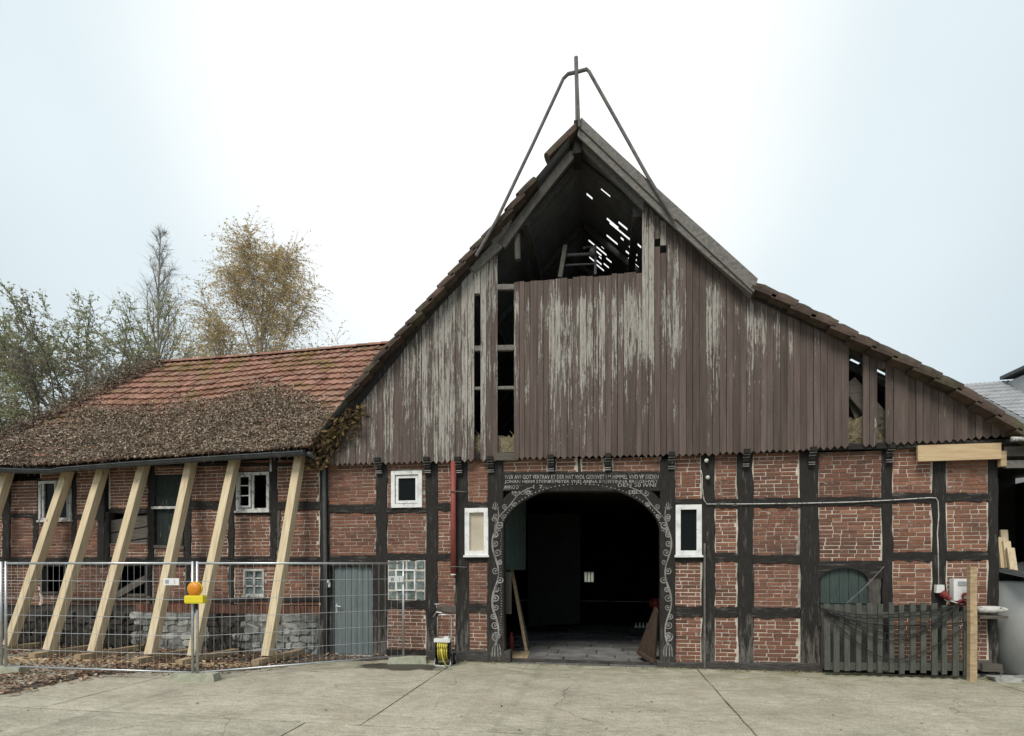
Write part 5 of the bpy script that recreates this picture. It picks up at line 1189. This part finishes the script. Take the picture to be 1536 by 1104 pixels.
cz = D(1552, 580, 19.6); MB().box(cz - V((.55, .5, .6)), cz + V((.55, .5, .35))).build('chimney', 'tank_concrete', fh); MB().box(cz + V((-.7, -.65, .5)), cz + V((.7, .65, .62))).box(cz + V((-.5, -.45, .35)), cz + V((-.4, -.35, .5))).box(cz + V((.4, -.45, .35)), cz + V((.5, -.35, .5))).build('chimney_cap', 'gutter_zinc', fh)
# ================================================================ TREES
def grow(mb, p, d, L_, r, n, wob, bend, lv, out):
    pts = [p]; rs = [r]
    for i in range(n):
        d = (d + V((ru(-wob, wob), ru(-wob, wob), ru(-wob, wob))) + V((0, 0, bend))).normalized(); pts.append(pts[-1] + d * (L_ / n)); rs.append(r * (1 - .8 * (i + 1) / n))
    mb.tube(pts, rs, 6 if lv == 0 else (4 if lv == 1 else 3), cap=False); out.append((pts, rs)); return pts, rs
def along(pts, q):
    f = q * (len(pts) - 1); i = min(int(f), len(pts) - 2); return pts[i].lerp(pts[i + 1], f - i), (pts[i + 1] - pts[i]).normalized()
def tree(name, base, h, lab, bark, leafm, n1, n2, n3, l1, ang1, rise1, droop3, nleaf, lsz, lo=.2, group=None, stems_=1, shape=None, tw=.011, l2=.36, l3=.3, tr=.014, s2=.2):
    t_ = thing(name, base, lab, 'tree', group); tk = MB(); twg = MB(); lv = MB()
    for s_ in range(stems_):
        d0 = V((ru(-.2, .2), ru(-.2, .2), 1)).normalized() if stems_ > 1 else V((ru(-.04, .04), ru(-.04, .04), 1)); hh = h * (ru(.85, 1) if stems_ > 1 else 1)
        P0, R0_ = grow(tk, V(base), d0, hh, tr * hh, 12, .03, .03, 0, [])
        for i in range(n1):
            q = lo + (1 - lo) * (i + rnd() * .8) / n1; p, dd = along(P0, min(q, .985)); an = i * 2.4 + ru(-.5, .5); k = shape(q) if shape else (1.1 - q)
            L1 = h * l1 * k * ru(.75, 1.15); a1 = ang1 * ru(.8, 1.2); d1 = V((math.cos(an) * math.sin(a1), math.sin(an) * math.sin(a1), math.cos(a1)))
            P1, _ = grow(tk, p, d1, L1, .011 * h * (1.05 - q) * .6 + .015, 7, .12, rise1, 1, [])
            for j in range(n2):
                q2 = s2 + (1 - s2) * (j + rnd()) / n2; p2, dd2 = along(P1, min(q2, .99)); d2 = (dd2 + V((ru(-.9, .9), ru(-.9, .9), ru(-.3, .7)))).normalized(); L2 = L1 * l2 * ru(.6, 1.2) * (1.15 - .5 * q2)
                P2, _ = grow(twg, p2, d2, L2, tw * 1.7, 5, .18, .0, 2, [])
                for m in range(n3):
                    p3, dd3 = along(P2, ru(.15, 1)); d3 = (dd3 * .7 + V((ru(-.9, .9), ru(-.9, .9), ru(-.5, .5)))).normalized(); L3 = ru(.5, 1.2) * l3 * (1 + .1 * h * .1) * min(1, .3 + L1 / 4)
                    P3, _ = grow(twg, p3, d3, L3, tw, 4, .2, droop3, 3, [])
                    for u in range(nleaf):
                        if rnd() < .9: pp, _d = along(P3, rnd()); leaf(lv, pp + V((ru(-.06, .06), ru(-.06, .06), ru(-.06, .02))), lsz * ru(.7, 1.3), None, 1.6)
    tk.build('trunk', bark, t_, smooth=True); twg.build('twigs', bark, t_)
    if lv.v: lv.build('crown', leafm, t_, attr=True)
    return t_
def tb(x, depth): p = D(x, HORIZ, depth); return V((p.x, p.y, 0))
def hpx(y, depth): return CAMH + (HORIZ - y) / FPX * depth
random.seed(21)
tree('birch_tree', tb(386, 27), hpx(322, 27) * .84, 'tall golden birch with fine drooping twigs behind the wing roof', 'bark', 'birch_leaf', 38, 14, 8, .50, .56, .05, -.26, 11, .048, lo=.2, shape=lambda q: 1.0 * (1.16 - q) ** .7, l3=1.3, tw=.0075, l2=.26, s2=.42, tr=.010)
tree('poplar_tree', tb(226, 30), hpx(322, 30) * .95, 'slender bare grey tree with upswept twigs beside the birch', 'bark', 'dull_leaf', 46, 10, 6, .36, .46, .05, .05, 0, .05, lo=.22, shape=lambda q: 1.25 * (1.0 - q) ** 1.15 + .06, l3=.8, tw=.0065, tr=.007, l2=.30)
tree('bare_tree', tb(190, 28), hpx(440, 28) * .64, 'crooked leafless tree with spreading branches left of the bare poplar', 'bark', 'dull_leaf', 18, 9, 6, .46, .95, .03, .02, 1, .05, lo=.3, l3=.8, tw=.008)
for (x, yt, dp__, k_, lab, nl, lm_) in ((62, 452, 24, .74, 'broad olive green tree with open crown beyond the wing end', 12, 'green_leaf'), (-24, 462, 26, .76, 'yellow green leafy tree at the outer edge beyond the wing', 12, 'green_leaf'),
                             (128, 485, 25, .84, 'low bushy olive tree rising behind the roof hip', 7, 'green_leaf'), (178, 485, 27, .84, 'round topped olive brown tree between the hip and the bare trees', 8, 'green_leaf'), (250, 495, 31, .86, 'small dark green tree behind the ridge end of the wing', 8, 'green_leaf'), (95, 510, 22, .84, 'brownish thicket tree behind the leafy roof hip', 6, 'dull_leaf'),
                             (5, 560, 20, .76, 'dense shadowy green tree low beyond the wing end', 9, 'green_leaf')):
    tree('leafy_tree', tb(x, dp__), hpx(yt, dp__) * k_, lab, 'bark_dark', lm_, 20, 9, 7, .36, .85, .05, -.04, nl, .058, lo=.22, shape=lambda q: .5 + .8 * math.sin(math.pi * (.15 + .7 * q)), l3=.7)
